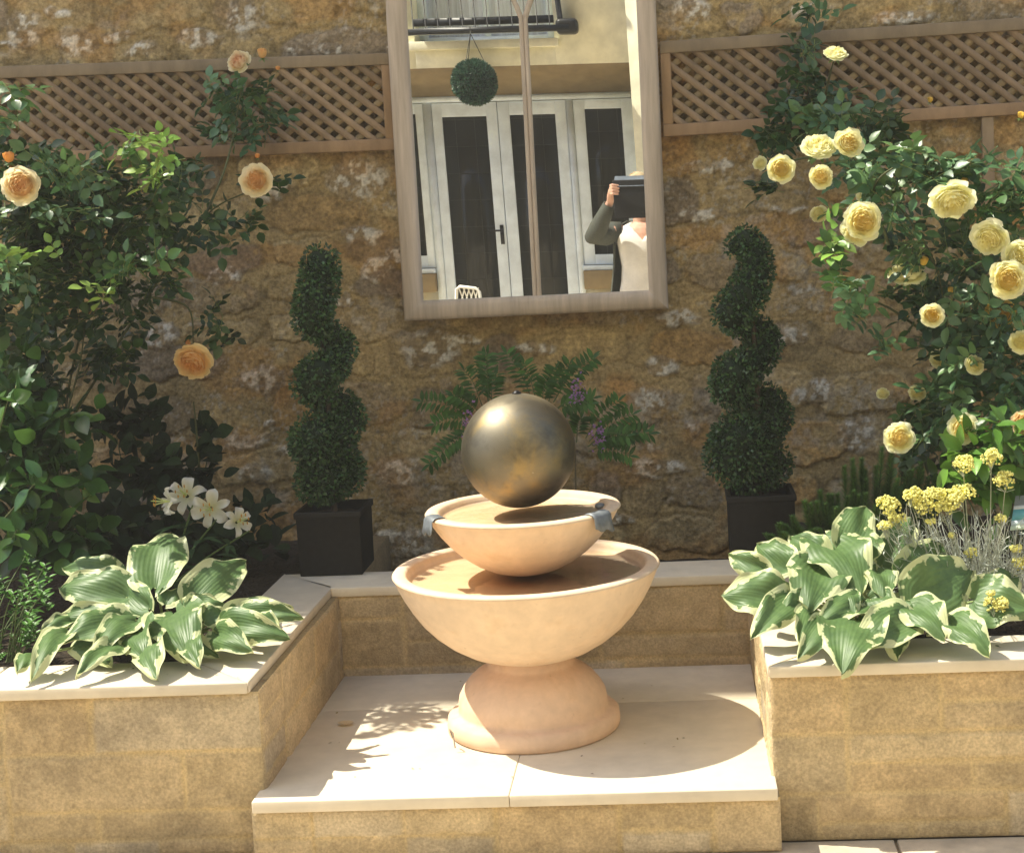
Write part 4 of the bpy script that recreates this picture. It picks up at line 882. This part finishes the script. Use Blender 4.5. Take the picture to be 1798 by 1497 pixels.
# --- needle leaved shrub
t = thing('spurge_shrub', (.55, -.9, .39), 'dark green needle leaved shrub between the right topiary and the yellow button flowers', 'shrub')
lf = MB(); st = MB()
for (px, py, yy, ln) in [(1563, 800, -.7, .16), (1493, 833, -.68, .14), (1605, 825, -.7, .14), (1432, 885, -.72, .12), (1372, 930, -.72, .09), (1540, 850, -.66, .14), (1462, 868, -.7, .12), (1510, 872, -.74, .12), (1400, 915, -.7, .1), (1580, 862, -.74, .12), (1480, 905, -.78, .1), (1430, 940, -.78, .1), (1620, 880, -.7, .1), (1535, 905, -.8, .1), (1380, 960, -.75, .06), (1520, 820, -.64, .12), (1590, 790, -.6, .1), (1455, 900, -.6, .14), (1640, 850, -.66, .1), (1415, 960, -.8, .06), (1350, 945, -.62, .1), (1500, 940, -.7, .12), (1560, 900, -.6, .14)]:
    for q_ in range(4):
        tp = P(px + RNG.normal(0, 10), py + RNG.normal(0, 8), yy); b = np.array([.55 + (tp[0] - .55) * .7, -.87, .39]); cane(st, [b, (b + tp) / 2 + [0, 0, .02], tp], .003, .0018, (.06, .10, .04)); ax = nrm(tp - b)
        for k in range(170):
            f = (k / 170) ** .8; p = tp - ax * ln * (1 - f); a = k * 2.4; d = nrm(np.array([math.cos(a), math.sin(a), .45 + .9 * f])); leaf(lf, p, d, np.array([0, 0, 1.]) + d * .3, .030 * (1.1 - .5 * f), .0036, np.array([.10, .21, .045]) * RNG.uniform(.6, 1.4), k=3, curl=.1)
lf.build('foliage', M_DULL, t, smooth=True); st.build('stems', M_STEM, t, smooth=True)

# --- wisteria like shrub behind the sphere
t = thing('indigo_shrub', (-.35, -.30, .27), 'feathery leaved shrub with small purple flower spikes behind the bronze sphere', 'shrub')
lf = MB(); st = MB(); root = np.array([-.35, -.32, .27])
ENDS = [(850, 628), (890, 622), (815, 650), (770, 668), (742, 705), (765, 745), (770, 800), (800, 780), (1000, 640), (1040, 632), (975, 650), (940, 645), (1130, 758), (1110, 728), (1085, 705), (1080, 840), (1105, 800), (1060, 820), (1100, 765), (830, 690), (920, 640), (1040, 700), (1020, 735), (1030, 800), (800, 700), (870, 660), (960, 668), (1070, 750), (1015, 840), (1050, 860)]
hub = [P(860, 740, -.25), P(950, 730, -.25), P(1010, 790, -.25)]
for h in hub: cane(st, [root, (root + h) / 2 + [0, 0, .02], h], .005, .003, (.12, .10, .06))
for i, (px, py) in enumerate(ENDS):
    if i % 4 == 3 or py > 815: continue
    for rep in range(2 if i % 3 == 0 else 1):
        e = P(px + RNG.normal(0, 12 * rep), py + RNG.normal(0, 10 * rep), -.30 + RNG.normal(0, .04)); h = min(hub, key=lambda q_: np.linalg.norm(q_ - e)); h = h + (e - h) * .25
        m1 = (h + e) / 2 + np.array([0, -.02, .03]); cane(st, [h, m1, e], .0018, .0009, (.07, .11, .04))
        for k in range(9):
            f = .25 + .75 * k / 8; p = (1 - f) ** 2 * h + 2 * f * (1 - f) * m1 + f * f * e; ax = nrm(e - h); sd = nrm(np.cross(ax, [0, -1., .3]))
            for sg in (-1, 1): leaf(lf, p, sg * sd + ax * .45 + RNG.normal(0, .1, 3), np.array([0, -.6, .8]) + RNG.normal(0, .2, 3), .040, .015, np.array([.05, .12, .025]) * RNG.uniform(.6, 1.3), k=4)
        leaf(lf, e, nrm(e - h), np.array([0, -.6, .8]), .04, .014, np.array([.04, .10, .03]), k=4)
lf.build('foliage', M_DULL, t, smooth=True); st.build('stems', M_STEM, t, smooth=True)
for (px, py, n_) in ((1013, 688, 70), (1050, 765, 60), (822, 735, 30)):
    m_ = MB()
    for k in range(n_):
        c = P(px + RNG.normal(0, 7), py + RNG.normal(0, 12), -.36 + RNG.normal(0, .012)); leaf(m_, c, RNG.normal(0, 1, 3), RNG.normal(0, 1, 3), .012, .008, np.array([.40, .22, .48]) * RNG.uniform(.7, 1.2), k=3)
    m_.build('flower_spike', M_PETAL, t, smooth=True)

# ------------------------------------------------------------------ spiral topiaries in pots
PT = .205
def pot(x, y_, label):
    t = thing('square_planter', (x, y_, .42), label, 'planter', 'dark planters holding the spiral topiaries')
    m_ = MB(); a, b, h = .100, .102, PT
    m_.lathe([(0, 0), (a * 1.414, 0), (b * 1.414, h - .02), (b * 1.414 + .008, h - .02), (b * 1.414 + .008, h), (b * 1.414 - .012, h), (b * 1.36 - .012, h - .03), (0, h - .03)], 0, 0, k=4)
    v = m_.V[0]; rot = math.pi / 4; v = v @ np.array([[math.cos(rot), math.sin(rot), 0], [-math.sin(rot), math.cos(rot), 0], [0, 0, 1]]); m_.V[0] = v + [x, y_, .4215]
    o = m_.build('pot_body', M_POT, t); bevel(o, .004)
    m_ = MB(); m_.lathe([(0, .4215 + h - .022), (.088, .4215 + h - .026)], x, y_, k=20); m_.build('potting_soil', M_SOIL, t)
p1c = (-1.100, -.662); p2c = (.262, -.662)
pot(*p1c, 'dark square planter under the left spiral topiary'); pot(*p2c, 'dark square planter under the right spiral topiary')
def topiary(pc, path, label, seed):
    rg = np.random.default_rng(seed); t = thing('spiral_topiary', (pc[0], pc[1], .42 + PT - .02), label, 'topiary', 'spiral clipped topiaries by the wall')
    core = MB(); lf = MB(); tr = MB(); pts = []
    for i, (px, py, r, s) in enumerate(path):
        R = r / 561. * (1.06 if (s < -.5 or py < 500) else (.86 if abs(s) <= .5 else .92)) * (1.08 if py > 740 else 1.); yy = (pc[1] + s * .055) / K; pts.append((P(px, py, yy), R))
    tr.tube([(pc[0], pc[1], .60), (pc[0] + .003, pc[1], 1.0), (pc[0] - .004, pc[1], pts[0][0][2] - .02)], [.011, .009, .006], 8, (.06, .045, .03))
    dense = []
    for (a, ra), (b, rb) in zip(pts[:-1], pts[1:]):
        for f in np.linspace(0, 1, 5)[:-1]: dense.append((a + (b - a) * f, ra + (rb - ra) * f))
    dense.append(pts[-1])
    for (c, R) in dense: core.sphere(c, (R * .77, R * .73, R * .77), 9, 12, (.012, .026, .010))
    n_total = 21000; wts = np.array([R * R for _, R in dense]); wts /= wts.sum()
    C_ = np.array([c for c, _ in dense]); RR = np.array([R for _, R in dense])
    for c, R, n_ in zip(C_, RR, (wts * n_total).astype(int)):
        for k in range(n_):
            d = rg.normal(0, 1, 3); d /= np.linalg.norm(d); p = c + d * R * rg.uniform(.84, 1.05)
            if np.min(np.linalg.norm((C_ - p), axis=1) / RR) < .835: continue
            dd = nrm(d + rg.normal(0, .6, 3)); leaf(lf, p, dd, rg.normal(0, 1, 3) + [0, 0, .5], .014, .010, np.array([.040, .090, .028]) * rg.uniform(.45, 1.7), k=3, curl=.2)
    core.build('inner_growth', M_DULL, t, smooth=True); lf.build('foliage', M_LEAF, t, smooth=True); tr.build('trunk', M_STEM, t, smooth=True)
topiary(p1c, [(563, 462, 31, 0), (562, 495, 33, -.3), (552, 530, 34, -.8), (546, 562, 30, -.9), (562, 582, 26, 0), (585, 590, 28, .8), (600, 612, 30, .8), (588, 640, 32, 0), (560, 655, 34, -.8), (545, 675, 32, -.9), (565, 700, 26, .3), (600, 712, 32, .9), (612, 735, 36, .8), (590, 762, 38, -.2), (555, 770, 40, -.8), (552, 785, 36, -.8), (590, 800, 42, .3), (600, 830, 46, .5), (570, 838, 50, -.4), (555, 848, 40, -.4)],
        'spiral clipped topiary left of the fountain, its top straight and blunt', 5)
topiary(p2c, [(1294, 432, 20, .3), (1312, 420, 22, 0), (1326, 445, 27, 0), (1326, 480, 30, -.3), (1312, 515, 34, -.8), (1284, 548, 32, -.9), (1300, 572, 26, .2), (1335, 582, 28, .8), (1348, 606, 30, .8), (1325, 635, 36, 0), (1290, 655, 36, -.8), (1278, 680, 32, -.8), (1310, 700, 26, .3), (1348, 700, 30, .9), (1362, 728, 34, .8), (1340, 755, 40, 0), (1300, 775, 46, -.8), (1290, 800, 46, -.8), (1330, 812, 46, 0), (1350, 815, 46, .5), (1310, 828, 44, -.3)],
        'spiral clipped topiary right of the fountain, its top hooked to the left', 6)

# ------------------------------------------------------------------ plant tag, petal
a = P(1786, 902, -1.0); t = thing('plant_label', a - [0, 0, .08], 'glossy blue and white plant label stuck in the soil behind the curry plant', 'plant label')
def lab(m_, u0, u1, v0, v1, off, c):
    u = nrm(np.array([1, -.1, .08])); v = nrm(np.array([.25, .35, .9])); n = np.cross(u, v); o_ = a
    vv = [o_ + u * x + v * z + n * y_ for x in (u0, u1) for y_ in (off, off + .0015) for z in (v0, v1)]
    m_.add(np.array(vv), np.array([[0, 1, 3, 2], [4, 6, 7, 5], [0, 4, 5, 1], [2, 3, 7, 6], [0, 2, 6, 4], [1, 5, 7, 3]]), c)
m_ = MB(); lab(m_, -.012, .05, -.045, .05, 0, (.28, .30, .30)); m_.build('card', M_PLAIN, t)
m_ = MB(); lab(m_, -.0118, .0498, .012, .022, .002, (.7, .75, .75)); lab(m_, -.0118, .0498, -.018, .0119, .002, (.14, .42, .48)); lab(m_, -.0118, .0498, -.0448, -.032, .002, (.65, .78, .6)); lab(m_, -.0118, .0498, -.0319, -.0181, .002, (.6, .72, .75))
m_.build('printed_stripe', M_PLAIN, t)
m_ = MB(); c = PZ(607, 1272, ZP + .001)
m_.grid(np.array([[c + [r * .022 * math.cos(a_), r * .017 * math.sin(a_), .0015 + .006 * r * r] for a_ in np.arange(16) * math.pi / 8] for r in (.05, .5, 1.)]), (.75, .62, .42), closed=True)
tag(m_.build('fallen_petal', M_PETAL, smooth=True), 'single pale petal lying on the plinth left of the fountain', 'petal')

m_ = MB()
for k in range(46):
    if k < 26: p = np.array([RNG.uniform(XL + .05, XR - .05), RNG.uniform(-1.9, -1.0), ZP + .002])
    elif k < 38: p = np.array([RNG.uniform(-1.7, -1.1), RNG.uniform(-1.86, -1.72), ZC + .032])
    else: p = np.array([RNG.uniform(.25, 1.0), RNG.uniform(-1.86, -1.72), ZC + .032])
    L_ = RNG.uniform(.004, .013); leaf(m_, p, [RNG.normal(), RNG.normal(), 0], np.array([RNG.normal(0, .3), RNG.normal(0, .3), 1]), L_, L_ * .45, np.array([[.16, .11, .06], [.10, .12, .05], [.35, .28, .12]][k % 3]), k=4, curl=-.1)
tag(m_.build('leaf_litter', M_DULL), 'specks of dry leaf and petal scattered over the plinth and copings', 'leaf litter', kind='stuff')

# ------------------------------------------------------------------ the house seen in the mirror
PHI = .0406
HO = np.array([0, -4.9 * K, 0.]); HU = np.array([math.cos(PHI), math.sin(PHI), 0]); HW = np.array([-math.sin(PHI), math.cos(PHI), 0]); HZ = np.array([0, 0, 1.])
def HT(v):
    v = np.asarray(v, float) * [.985, 1, .9855] + [-.015, 0, .0635]
    return HO + v[:, :1] * HU + v[:, 1:2] * HW + v[:, 2:3] * HZ
def hbox(m_, u0, u1, w0, w1, z0, z1, c=(1, 1, 1)): m_.box(u0, u1, w0, w1, z0, z1, c, HT)
ho = thing('house', HO + [0, 0, g0], 'cream rendered house with white glazed doors, seen reflected in the mirror', 'house')
m_ = MB(); WF = .43; ZL = 2.665
hbox(m_, .032, 6, 0, WF, -.1, 7); hbox(m_, -7, -2.12, 0, WF, -.1, 7)
hbox(m_, -2.12, .032, .0, WF, 4.4, 7); hbox(m_, -2.12, -1.62, .0, WF, ZL, 4.4); hbox(m_, -.53, .032, .0, WF, ZL, 4.4); hbox(m_, -1.62, -.53, .0, WF, ZL, 2.87)
hbox(m_, -.46, .031, -.05, .02, -.1, .905); hbox(m_, -2.119, -1.665, -.05, .02, -.1, .93)
hbox(m_, -7, 6, -.4, -.25, -.1, 7)
m_.build('rendered_wall', M_RENDER, ho)
m_ = MB(); v = HT([(-2.12, .03, 2.478), (.031, .03, 2.478), (.031, WF - .001, ZL - .002), (-2.12, WF - .001, ZL - .002), (-2.12, .03, 2.70), (.031, .03, 2.70), (.031, WF - .002, 2.70), (-2.12, WF - .002, 2.70)])
m_.add(v, np.array([[0, 1, 2, 3], [4, 7, 6, 5], [0, 4, 5, 1], [1, 5, 6, 2], [3, 2, 6, 7], [0, 3, 7, 4]])); m_.build('soffit', M_OCHRE, ho)
m_ = MB(); hbox(m_, -1.66, -.50, WF, WF + .07, 2.80, 2.862); bevel(m_.build('window_ledge', M_RENDER, ho), .004)
for (u0, u1) in ((-.46, .0305), (-2.118, -1.668)):
    m_ = MB(); hbox(m_, u0, u1, -.03, .11, .91, 1.06); bevel(m_.build('stone_sill', M_OCHRE, ho), .006)
    m_ = MB(); hbox(m_, u0, u1, -.02, .085, 1.0615, 1.10); bevel(m_.build('white_sill', M_WHITE, ho), .004)
m_ = MB(); hbox(m_, -2.119, .031, -.03, .035, 2.432, 2.477); hbox(m_, -1.662, -1.598, -.03, .03, g0 + .3, 2.431); hbox(m_, -.507, -.455, -.03, .03, g0 + .3, 2.431); m_.build('door_frame', M_WHITE, ho)
def glazed(name, u0, u1, z0, z1, pu0, pu1, pz0, pz1, grid=True):
    m_ = MB(); d0, d1 = -.03, .022
    hbox(m_, u0, pu0, d0, d1, z0, z1); hbox(m_, pu1, u1, d0, d1, z0, z1); hbox(m_, pu0, pu1, d0, d1 - .001, z0, pz0); hbox(m_, pu0, pu1, d0, d1 - .001, pz1, z1)
    o = bevel(m_.build(name, M_WHITE, ho), .003)
    m_ = MB(); hbox(m_, pu0, pu1, -.012, -.004, pz0, pz1); m_.build('pane', M_PANE, o)
    if grid:  # lines reflected in the panes, built as thin bars
        m_ = MB(); z = pz0 + .12
        while z < pz1: hbox(m_, pu0, pu1, -.003, -.001, z, z + .003); z += .215
        u = pu0 + .1
        while u < pu1: hbox(m_, u, u + .003, -.0035, -.0015, pz0, pz1); u += .155
        m_.build('reflection_grid', M_CHAIN, o)
    return o
dl = glazed('door', -1.594, -1.068, .28, 2.425, -1.516, -1.155, .45, 2.315)
glazed('door', -1.062, -.511, .28, 2.425, -.968, -.600, .45, 2.318)
glazed('side_window', -.452, .030, 1.105, 2.425, -.361, -.067, 1.187, 2.35)
glazed('side_window', -2.117, -1.667, 1.105, 2.425, -2.0, -1.73, 1.205, 2.346)
m_ = MB(); hbox(m_, -1.116, -1.086, .022, .030, 1.285, 1.44); m_.tube(HT([(-1.10, .03, 1.395), (-1.10, .065, 1.395), (-1.13, .07, 1.395), (-1.21, .07, 1.393)]), .008, 8); m_.build('door_handle', M_BLACK, dl)
m_ = MB(); hbox(m_, -2.1, .0, -.2, .03, -.1, .28); m_.build('door_step', M_OCHRE, ho)
# upstairs window with juliet balcony
m_ = MB(); hbox(m_, -1.62, -1.55, .1, .16, 2.87, 4.4); hbox(m_, -.60, -.53, .1, .16, 2.87, 4.4); hbox(m_, -1.55, -.60, .1, .155, 2.87, 2.93); hbox(m_, -1.10, -1.05, .1, .158, 2.93, 4.4)
wn = m_.build('upper_window', M_WHITE, ho); m_ = MB(); hbox(m_, -1.55, -.60, .11, .118, 2.93, 4.4); m_.build('pane', M_CURT, wn)
m_ = MB(); hbox(m_, -1.69, -.40, WF + .10, WF + .155, 2.905, 2.95); bl = m_.build('balcony_rail', M_BLACK, ho)
m_ = MB(); hbox(m_, -1.60, -.52, WF + .06, WF + .098, 2.975, 3.03); m_.build('lower_bar', M_BLACK, bl)
m_ = MB(); hbox(m_, -1.70, -.50, WF + .10, WF + .14, 3.9, 3.94); m_.build('handrail', M_BLACK, bl)
for i in range(12):
    u = -1.60 + i * .0955; m_ = MB(); m_.tube(HT([(u, WF + .12, 2.951), (u, WF + .12, 3.9)]), .0045, 6); m_.build('baluster', M_BLACK, bl)
m_ = MB(); hbox(m_, -.505, -.335, WF + .001, WF + .15, 2.885, 3.0); o = m_.build('gutter_box', M_BLACK, ho); bevel(o, .035, 4)
m_ = MB(); m_.tube(HT([(-.47, WF + .06, 2.99), (-.50, WF + .06, 3.4), (-.50, WF + .06, 6.8)]), .022, 10); m_.build('downpipe', M_BLACK, ho)

# hanging topiary ball
bc = HO + HU * -1.148 + HW * .65 + HZ * 2.555
t = thing('hanging_topiary_ball', bc, 'round green artificial topiary ball on chains in front of the house, seen in the mirror', 'topiary ball')
m_ = MB(); m_.sphere(bc, .155, 16, 24, (.012, .04, .02)); m_.build('inner_ball', M_DULL, t, smooth=True)
m_ = MB()
for i in range(3200):
    d = nrm(RNG.normal(0, 1, 3)); leaf(m_, bc + d * .152, d + RNG.normal(0, .5, 3), RNG.normal(0, 1, 3), .034, .011, np.array([.035, .095, .055]) * RNG.uniform(.4, 1.6), k=3)
m_.build('foliage', M_GLEAF, t, smooth=True)
hk = bc + [0, 0, .36]
m_ = MB()
for a in (0, 2.1, 4.2): m_.tube([bc + np.array([.10 * math.cos(a), .10 * math.sin(a), .12]), hk], .0028, 5)
m_.tube([hk, hk + [0, 0, .05]], .004, 5); m_.build('chain', M_CHAIN, t)

# white lattice chair
CHX, CHY = -1.28, -4.02 * K
t = thing('garden_chair', (CHX, CHY, g0), 'white lattice back metal garden chair behind the photographer, seen in the mirror', 'chair')
def CT(pts): 
    pts = np.asarray(pts, float); a = math.radians(12); return np.array([CHX, CHY, g0]) + np.stack([pts[:, 0] * math.cos(a) - pts[:, 1] * math.sin(a), pts[:, 0] * math.sin(a) + pts[:, 1] * math.cos(a), pts[:, 2]], -1)
m_ = MB(); zt_ = 1.075; hw = .085
fr_ = [(-hw * 1.6, .02, .46), (-hw, 0, zt_ - .02), (-hw * .7, 0, zt_), (hw * .7, 0, zt_ - .015), (hw, 0, zt_ - .04), (hw * 1.6, .02, .46)]
m_.tube(CT(fr_), .012, 8); bk = m_.build('back_frame', M_CHAIR, t, smooth=True)
m_ = MB()
for tier in range(4):
    z1 = 1.06 - tier * .13; wx = .8 + tier * .08
    for k in range(4):
        xa = -hw * wx + k * 2 * hw * wx / 4
        m_.tube(CT([(xa, 0, z1 - .13), (xa + .045, 0, z1 + .004)]), .0052, 5); m_.tube(CT([(xa + .045, 0, z1 - .13), (xa, 0, z1 + .004)]), .0052, 5)
m_.build('lattice', M_CHAIR, t, smooth=True)
m_ = MB(); th_ = np.linspace(0, 2 * math.pi, 25)[:-1]
m_.grid(np.array([CT([(r * .19 * math.cos(a), .19 + r * .19 * math.sin(a), z) for a in th_]) for r, z in ((.02, .455), (1, .455), (1.04, .44), (1, .43), (.02, .43))]), closed=True); m_.build('seat', M_CHAIR, t)
for (x, y_) in ((-.14, .05), (.14, .05), (-.14, .33), (.14, .33)):
    m_ = MB(); m_.tube(CT([(x, y_, .43), (x * 1.15, y_ + (y_ - .19) * .25, 0)]), [.013, .010], 8); m_.build('leg', M_CHAIR, t, smooth=True)

# ------------------------------------------------------------------ the photographer, seen in the mirror
BX, BY = -.002, -4.17 * K
pt = thing('person', (BX, BY, g0), 'person in white sweater and charcoal cardigan holding a tablet over the face, seen in mirror', 'person')
def Q(x, y, z): return np.array([BX + x, BY + y, z + .04])
body = MB()
def caps(mb, pts, rad, k=14):
    for (a, b), (ra, rb) in zip(zip(pts[:-1], pts[1:]), zip(rad[:-1], rad[1:])):
        mb.tube([a, (np.array(a) + b) / 2, b], [ra, (ra + rb) / 2, rb], k)
    for p, r in zip(pts, rad): mb.sphere(p, r, 8, 12)
# legs, hips, torso
for s in (-1, 1):
    caps(body, [Q(s * .085, 0, .86), Q(s * .09, .01, .45), Q(s * .095, -.01, .04)], [.085, .055, .04])
    body.sphere(Q(s * .1, .05, .0), (.045, .11, .035), 8, 12)
body.sphere(Q(0, 0, .90), (.165, .11, .13), 12, 16); body.sphere(Q(0, 0, 1.12), (.145, .10, .20), 12, 16); body.sphere(Q(0, .01, 1.30), (.165, .105, .15), 12, 16)
body.sphere(Q(0, 0, 1.355), (.165, .062, .05), 10, 16); caps(body, [Q(0, -.01, 1.40), Q(0, .01, 1.57)], [.060, .052])
# head with face
HC = Q(0, .02, 1.685)
body.sphere(HC, (.074, .092, .105), 18, 24); body.sphere(HC + [0, .035, -.05], (.055, .055, .055), 12, 16)
body.sphere(HC + [0, .098, -.008], (.012, .018, .020), 8, 10); body.tube([HC + [0, .088, .03], HC + [0, .107, -.012]], [.007, .011], 8)
body.sphere(HC + [0, .088, -.048], (.024, .010, .007), 6, 10); body.sphere(HC + [0, .075, -.088], (.020, .018, .014), 8, 10)
for s in (-1, 1):
    body.sphere(HC + [s * .075, -.005, .0], (.010, .018, .030), 8, 10); body.sphere(HC + [s * .030, .078, .022], (.014, .010, .009), 6, 10)
# arms: both raised to the tablet
TY = -3.93 * K
WR = {-1: np.array([-.215, TY - .12, 1.63]), 1: np.array([.265, TY - .12, 1.63])}
ELB = {-1: np.array([-.335, TY - .24, 1.415]), 1: np.array([.375, TY - .24, 1.415])}
for s in (-1, 1):
    sh = Q(s * .165, 0, 1.385)
    caps(body, [sh, ELB[s], WR[s]], [.050, .040, .026])
    # hand: palm, four fingers over the front edge, thumb behind
    ex_ = -.182 if s < 0 else .223; hc_ = np.array([ex_ + s * .018, TY - .045, 1.705]); caps(body, [WR[s], (WR[s] + hc_) / 2, hc_], [.025, .028, .024])
    body.sphere(hc_, (.018, .030, .042), 10, 12)
    for k in range(4):
        z = 1.745 - k * .021; l = (.05, .056, .052, .042)[k]; p0 = hc_ + [s * .004, .022, z - 1.705]
        caps(body, [p0, np.array([ex_ + s * .010, TY + .019, z + .002]), np.array([ex_ - s * .012, TY + .021, z]), np.array([ex_ - s * l * .65, TY + .019, z - .002])], [.0095, .009, .008, .007], 8)
    caps(body, [hc_ + [0, -.01, -.015], np.array([ex_ - s * .008, TY - .035, 1.71]), np.array([ex_ - s * .036, TY - .030, 1.73])], [.012, .010, .009], 8)
bo = body.build('body', M_SKIN, pt, smooth=True)
rm = bo.modifiers.new('remesh', 'REMESH'); rm.mode = 'VOXEL'; rm.voxel_size = .0055; rm.use_smooth_shade = True
sm = bo.modifiers.new('smooth', 'SMOOTH'); sm.iterations = 2; sm.factor = .5
def loft(rings, k=40, a0=0, a1=2 * math.pi, closed=True, fold=0.):
    ang = np.linspace(a0, a1, k, endpoint=not closed); A = []
    for (cx_, cy_, z, rx, ry) in rings:
        f_ = 1 + fold * np.sin(ang * 7 + z * 9) * (1.6 - z)
        A.append(np.stack([BX + cx_ + rx * f_ * np.sin(ang), BY + cy_ - ry * f_ * np.cos(ang), np.full(k, z + .04)], -1))
    return np.array(A)
def vneck(A, depth=.10, top=1.45):
    A = A.copy(); top_rows = range(len(A))
    for i in top_rows:
        for j in range(A.shape[1]):
            p = A[i, j]
            if p[1] > BY + .02 and p[2] > top - depth:
                lim = top - depth + abs(p[0] - BX) * 1.35
                if p[2] > lim: A[i, j, 2] = max(lim, top - depth)
    return A
m_ = MB(); A = loft([(0, 0, .925, .185, .135), (0, 0, .95, .190, .140), (0, 0, 1.02, .176, .130), (0, .005, 1.12, .165, .122), (0, .01, 1.22, .176, .130), (0, .01, 1.30, .186, .128), (0, .01, 1.34, .190, .118), (0, .0, 1.38, .186, .100), (0, 0, 1.41, .150, .085), (0, 0, 1.435, .095, .070), (0, 0, 1.445, .07, .062)], 56, fold=.03)
m_.grid(vneck(A), closed=True); o = m_.build('sweater', M_KNIT, pt, smooth=True); s_ = o.modifiers.new('solid', 'SOLIDIFY'); s_.thickness = .004
m_ = MB()
rings = [(0, -.01, .72, .265, .175), (0, -.01, .85, .262, .172), (0, -.005, .98, .245, .162), (0, 0, 1.12, .222, .150), (0, 0, 1.24, .210, .146), (0, 0, 1.33, .205, .138), (0, 0, 1.38, .200, .115), (0, -.005, 1.42, .160, .098), (0, -.01, 1.45, .100, .085)]
hA = math.radians(72); m_.grid(loft(rings, 48, -math.pi + hA, math.pi - hA, closed=False, fold=.02))
for s in (-1, 1):
    sh = Q(s * .165, -.005, 1.37); w0 = WR[s]; e = ELB[s] + [0, 0, -.02]
    P_ = [sh + [-s * .02, 0, .0], sh + [s * .05, 0, .0], (sh + e) / 2 + [s * .02, 0, -.01], e + [s * .012, 0, 0], e + (w0 - e) * .25 + [s * .004, 0, 0], e + (w0 - e) * .6, e + (w0 - e) * .92]
    m_.tube(P_, [.070, .074, .072, .070, .060, .048, .036], 16, caps=False)
o = m_.build('cardigan', M_CARD, pt, smooth=True); s_ = o.modifiers.new('solid', 'SOLIDIFY'); s_.thickness = .006; s_.offset = 1
m_ = MB()
m_.grid(loft([(0, 0, .98, .16, .115), (0, 0, .9, .178, .125), (0, 0, .80, .180, .125)], 40), closed=True)
for s in (-1, 1): m_.tube([Q(s * .088, 0, .86), Q(s * .09, .005, .6), Q(s * .092, .01, .45), Q(s * .095, -.01, .06)], [.098, .085, .075, .07], 18)
m_.build('trousers', M_TROU, pt, smooth=True)
m_ = MB(); rg = np.random.default_rng(4)
m_.sphere(HC + [0, -.016, .022], (.083, .092, .100), 14, 20)
for i in range(420):
    d = rg.normal(0, 1, 3); d[1] = -abs(d[1]) if rg.random() < .75 else d[1] * .4; d[2] = abs(d[2]) * .9; d = nrm(d); p = HC + [0, -.014, .022] + d * [.084, .093, .101]
    e = p + np.array([d[0] * .012, d[1] * .012, -.02 - .03 * rg.random()]) + rg.normal(0, .006, 3); m_.tube([p - d * .004, (p + e) / 2 + d * .010, e], [.0035, .003, .0012], 4)
m_.build('hair', M_HAIR, pt, smooth=True)
# the tablet in its folding case
tt = thing('tablet', (.03, TY, 1.51), 'tablet in a dark folding case held before the face, seen in the mirror', 'tablet')
m_ = MB(); x0, x1 = -.188, .228
m_.box(x0, x1, TY - .012, TY + .0, 1.51, 1.78, (1, 1, 1)); bevel(m_.build('case', M_CASE, tt), .006, 3)
m_ = MB(); A0 = np.array([[x0 + .004, TY + .004, 1.73], [x1 - .004, TY + .004, 1.73], [x1 - .018, TY - .105, 1.805], [x0 + .018, TY - .105, 1.805]])
A1 = A0 + [0, .002, .006]; m_.add(np.vstack([A0, A1]), np.array([[0, 3, 2, 1], [4, 5, 6, 7], [0, 1, 5, 4], [1, 2, 6, 5], [2, 3, 7, 6], [3, 0, 4, 7]])); bevel(m_.build('cover_flap', M_CASE2, tt), .002)
m_ = MB(); m_.lathe([(0, 0), (.007, 0), (.007, .002), (.005, .003), (0, .003)], 0, 0, 16); m_.V[0] = m_.V[0][:, [0, 2, 1]] + [x0 + .2, TY + .0005, 1.55]; m_.build('lens', M_BLACK, tt)

# ------------------------------------------------------------------ thin air volume added to lift the darks like lens glare
hm = bpy.data.materials.new('glare_haze'); hm.use_nodes = True; ht_ = hm.node_tree
ht_.nodes.remove(ht_.nodes['Principled BSDF']); pv = ht_.nodes.new('ShaderNodeVolumePrincipled')
pv.inputs['Color'].default_value = (1., .97, .90, 1); pv.inputs['Density'].default_value = .0048; pv.inputs['Anisotropy'].default_value = .1
ht_.links.new(pv.outputs[0], ht_.nodes['Material Output'].inputs['Volume'])
hz = MB(); hz.box(-64, 64, -64, 64, -1.4, 10.8); tag(hz.build('glare_haze', hm), kind='stuff')
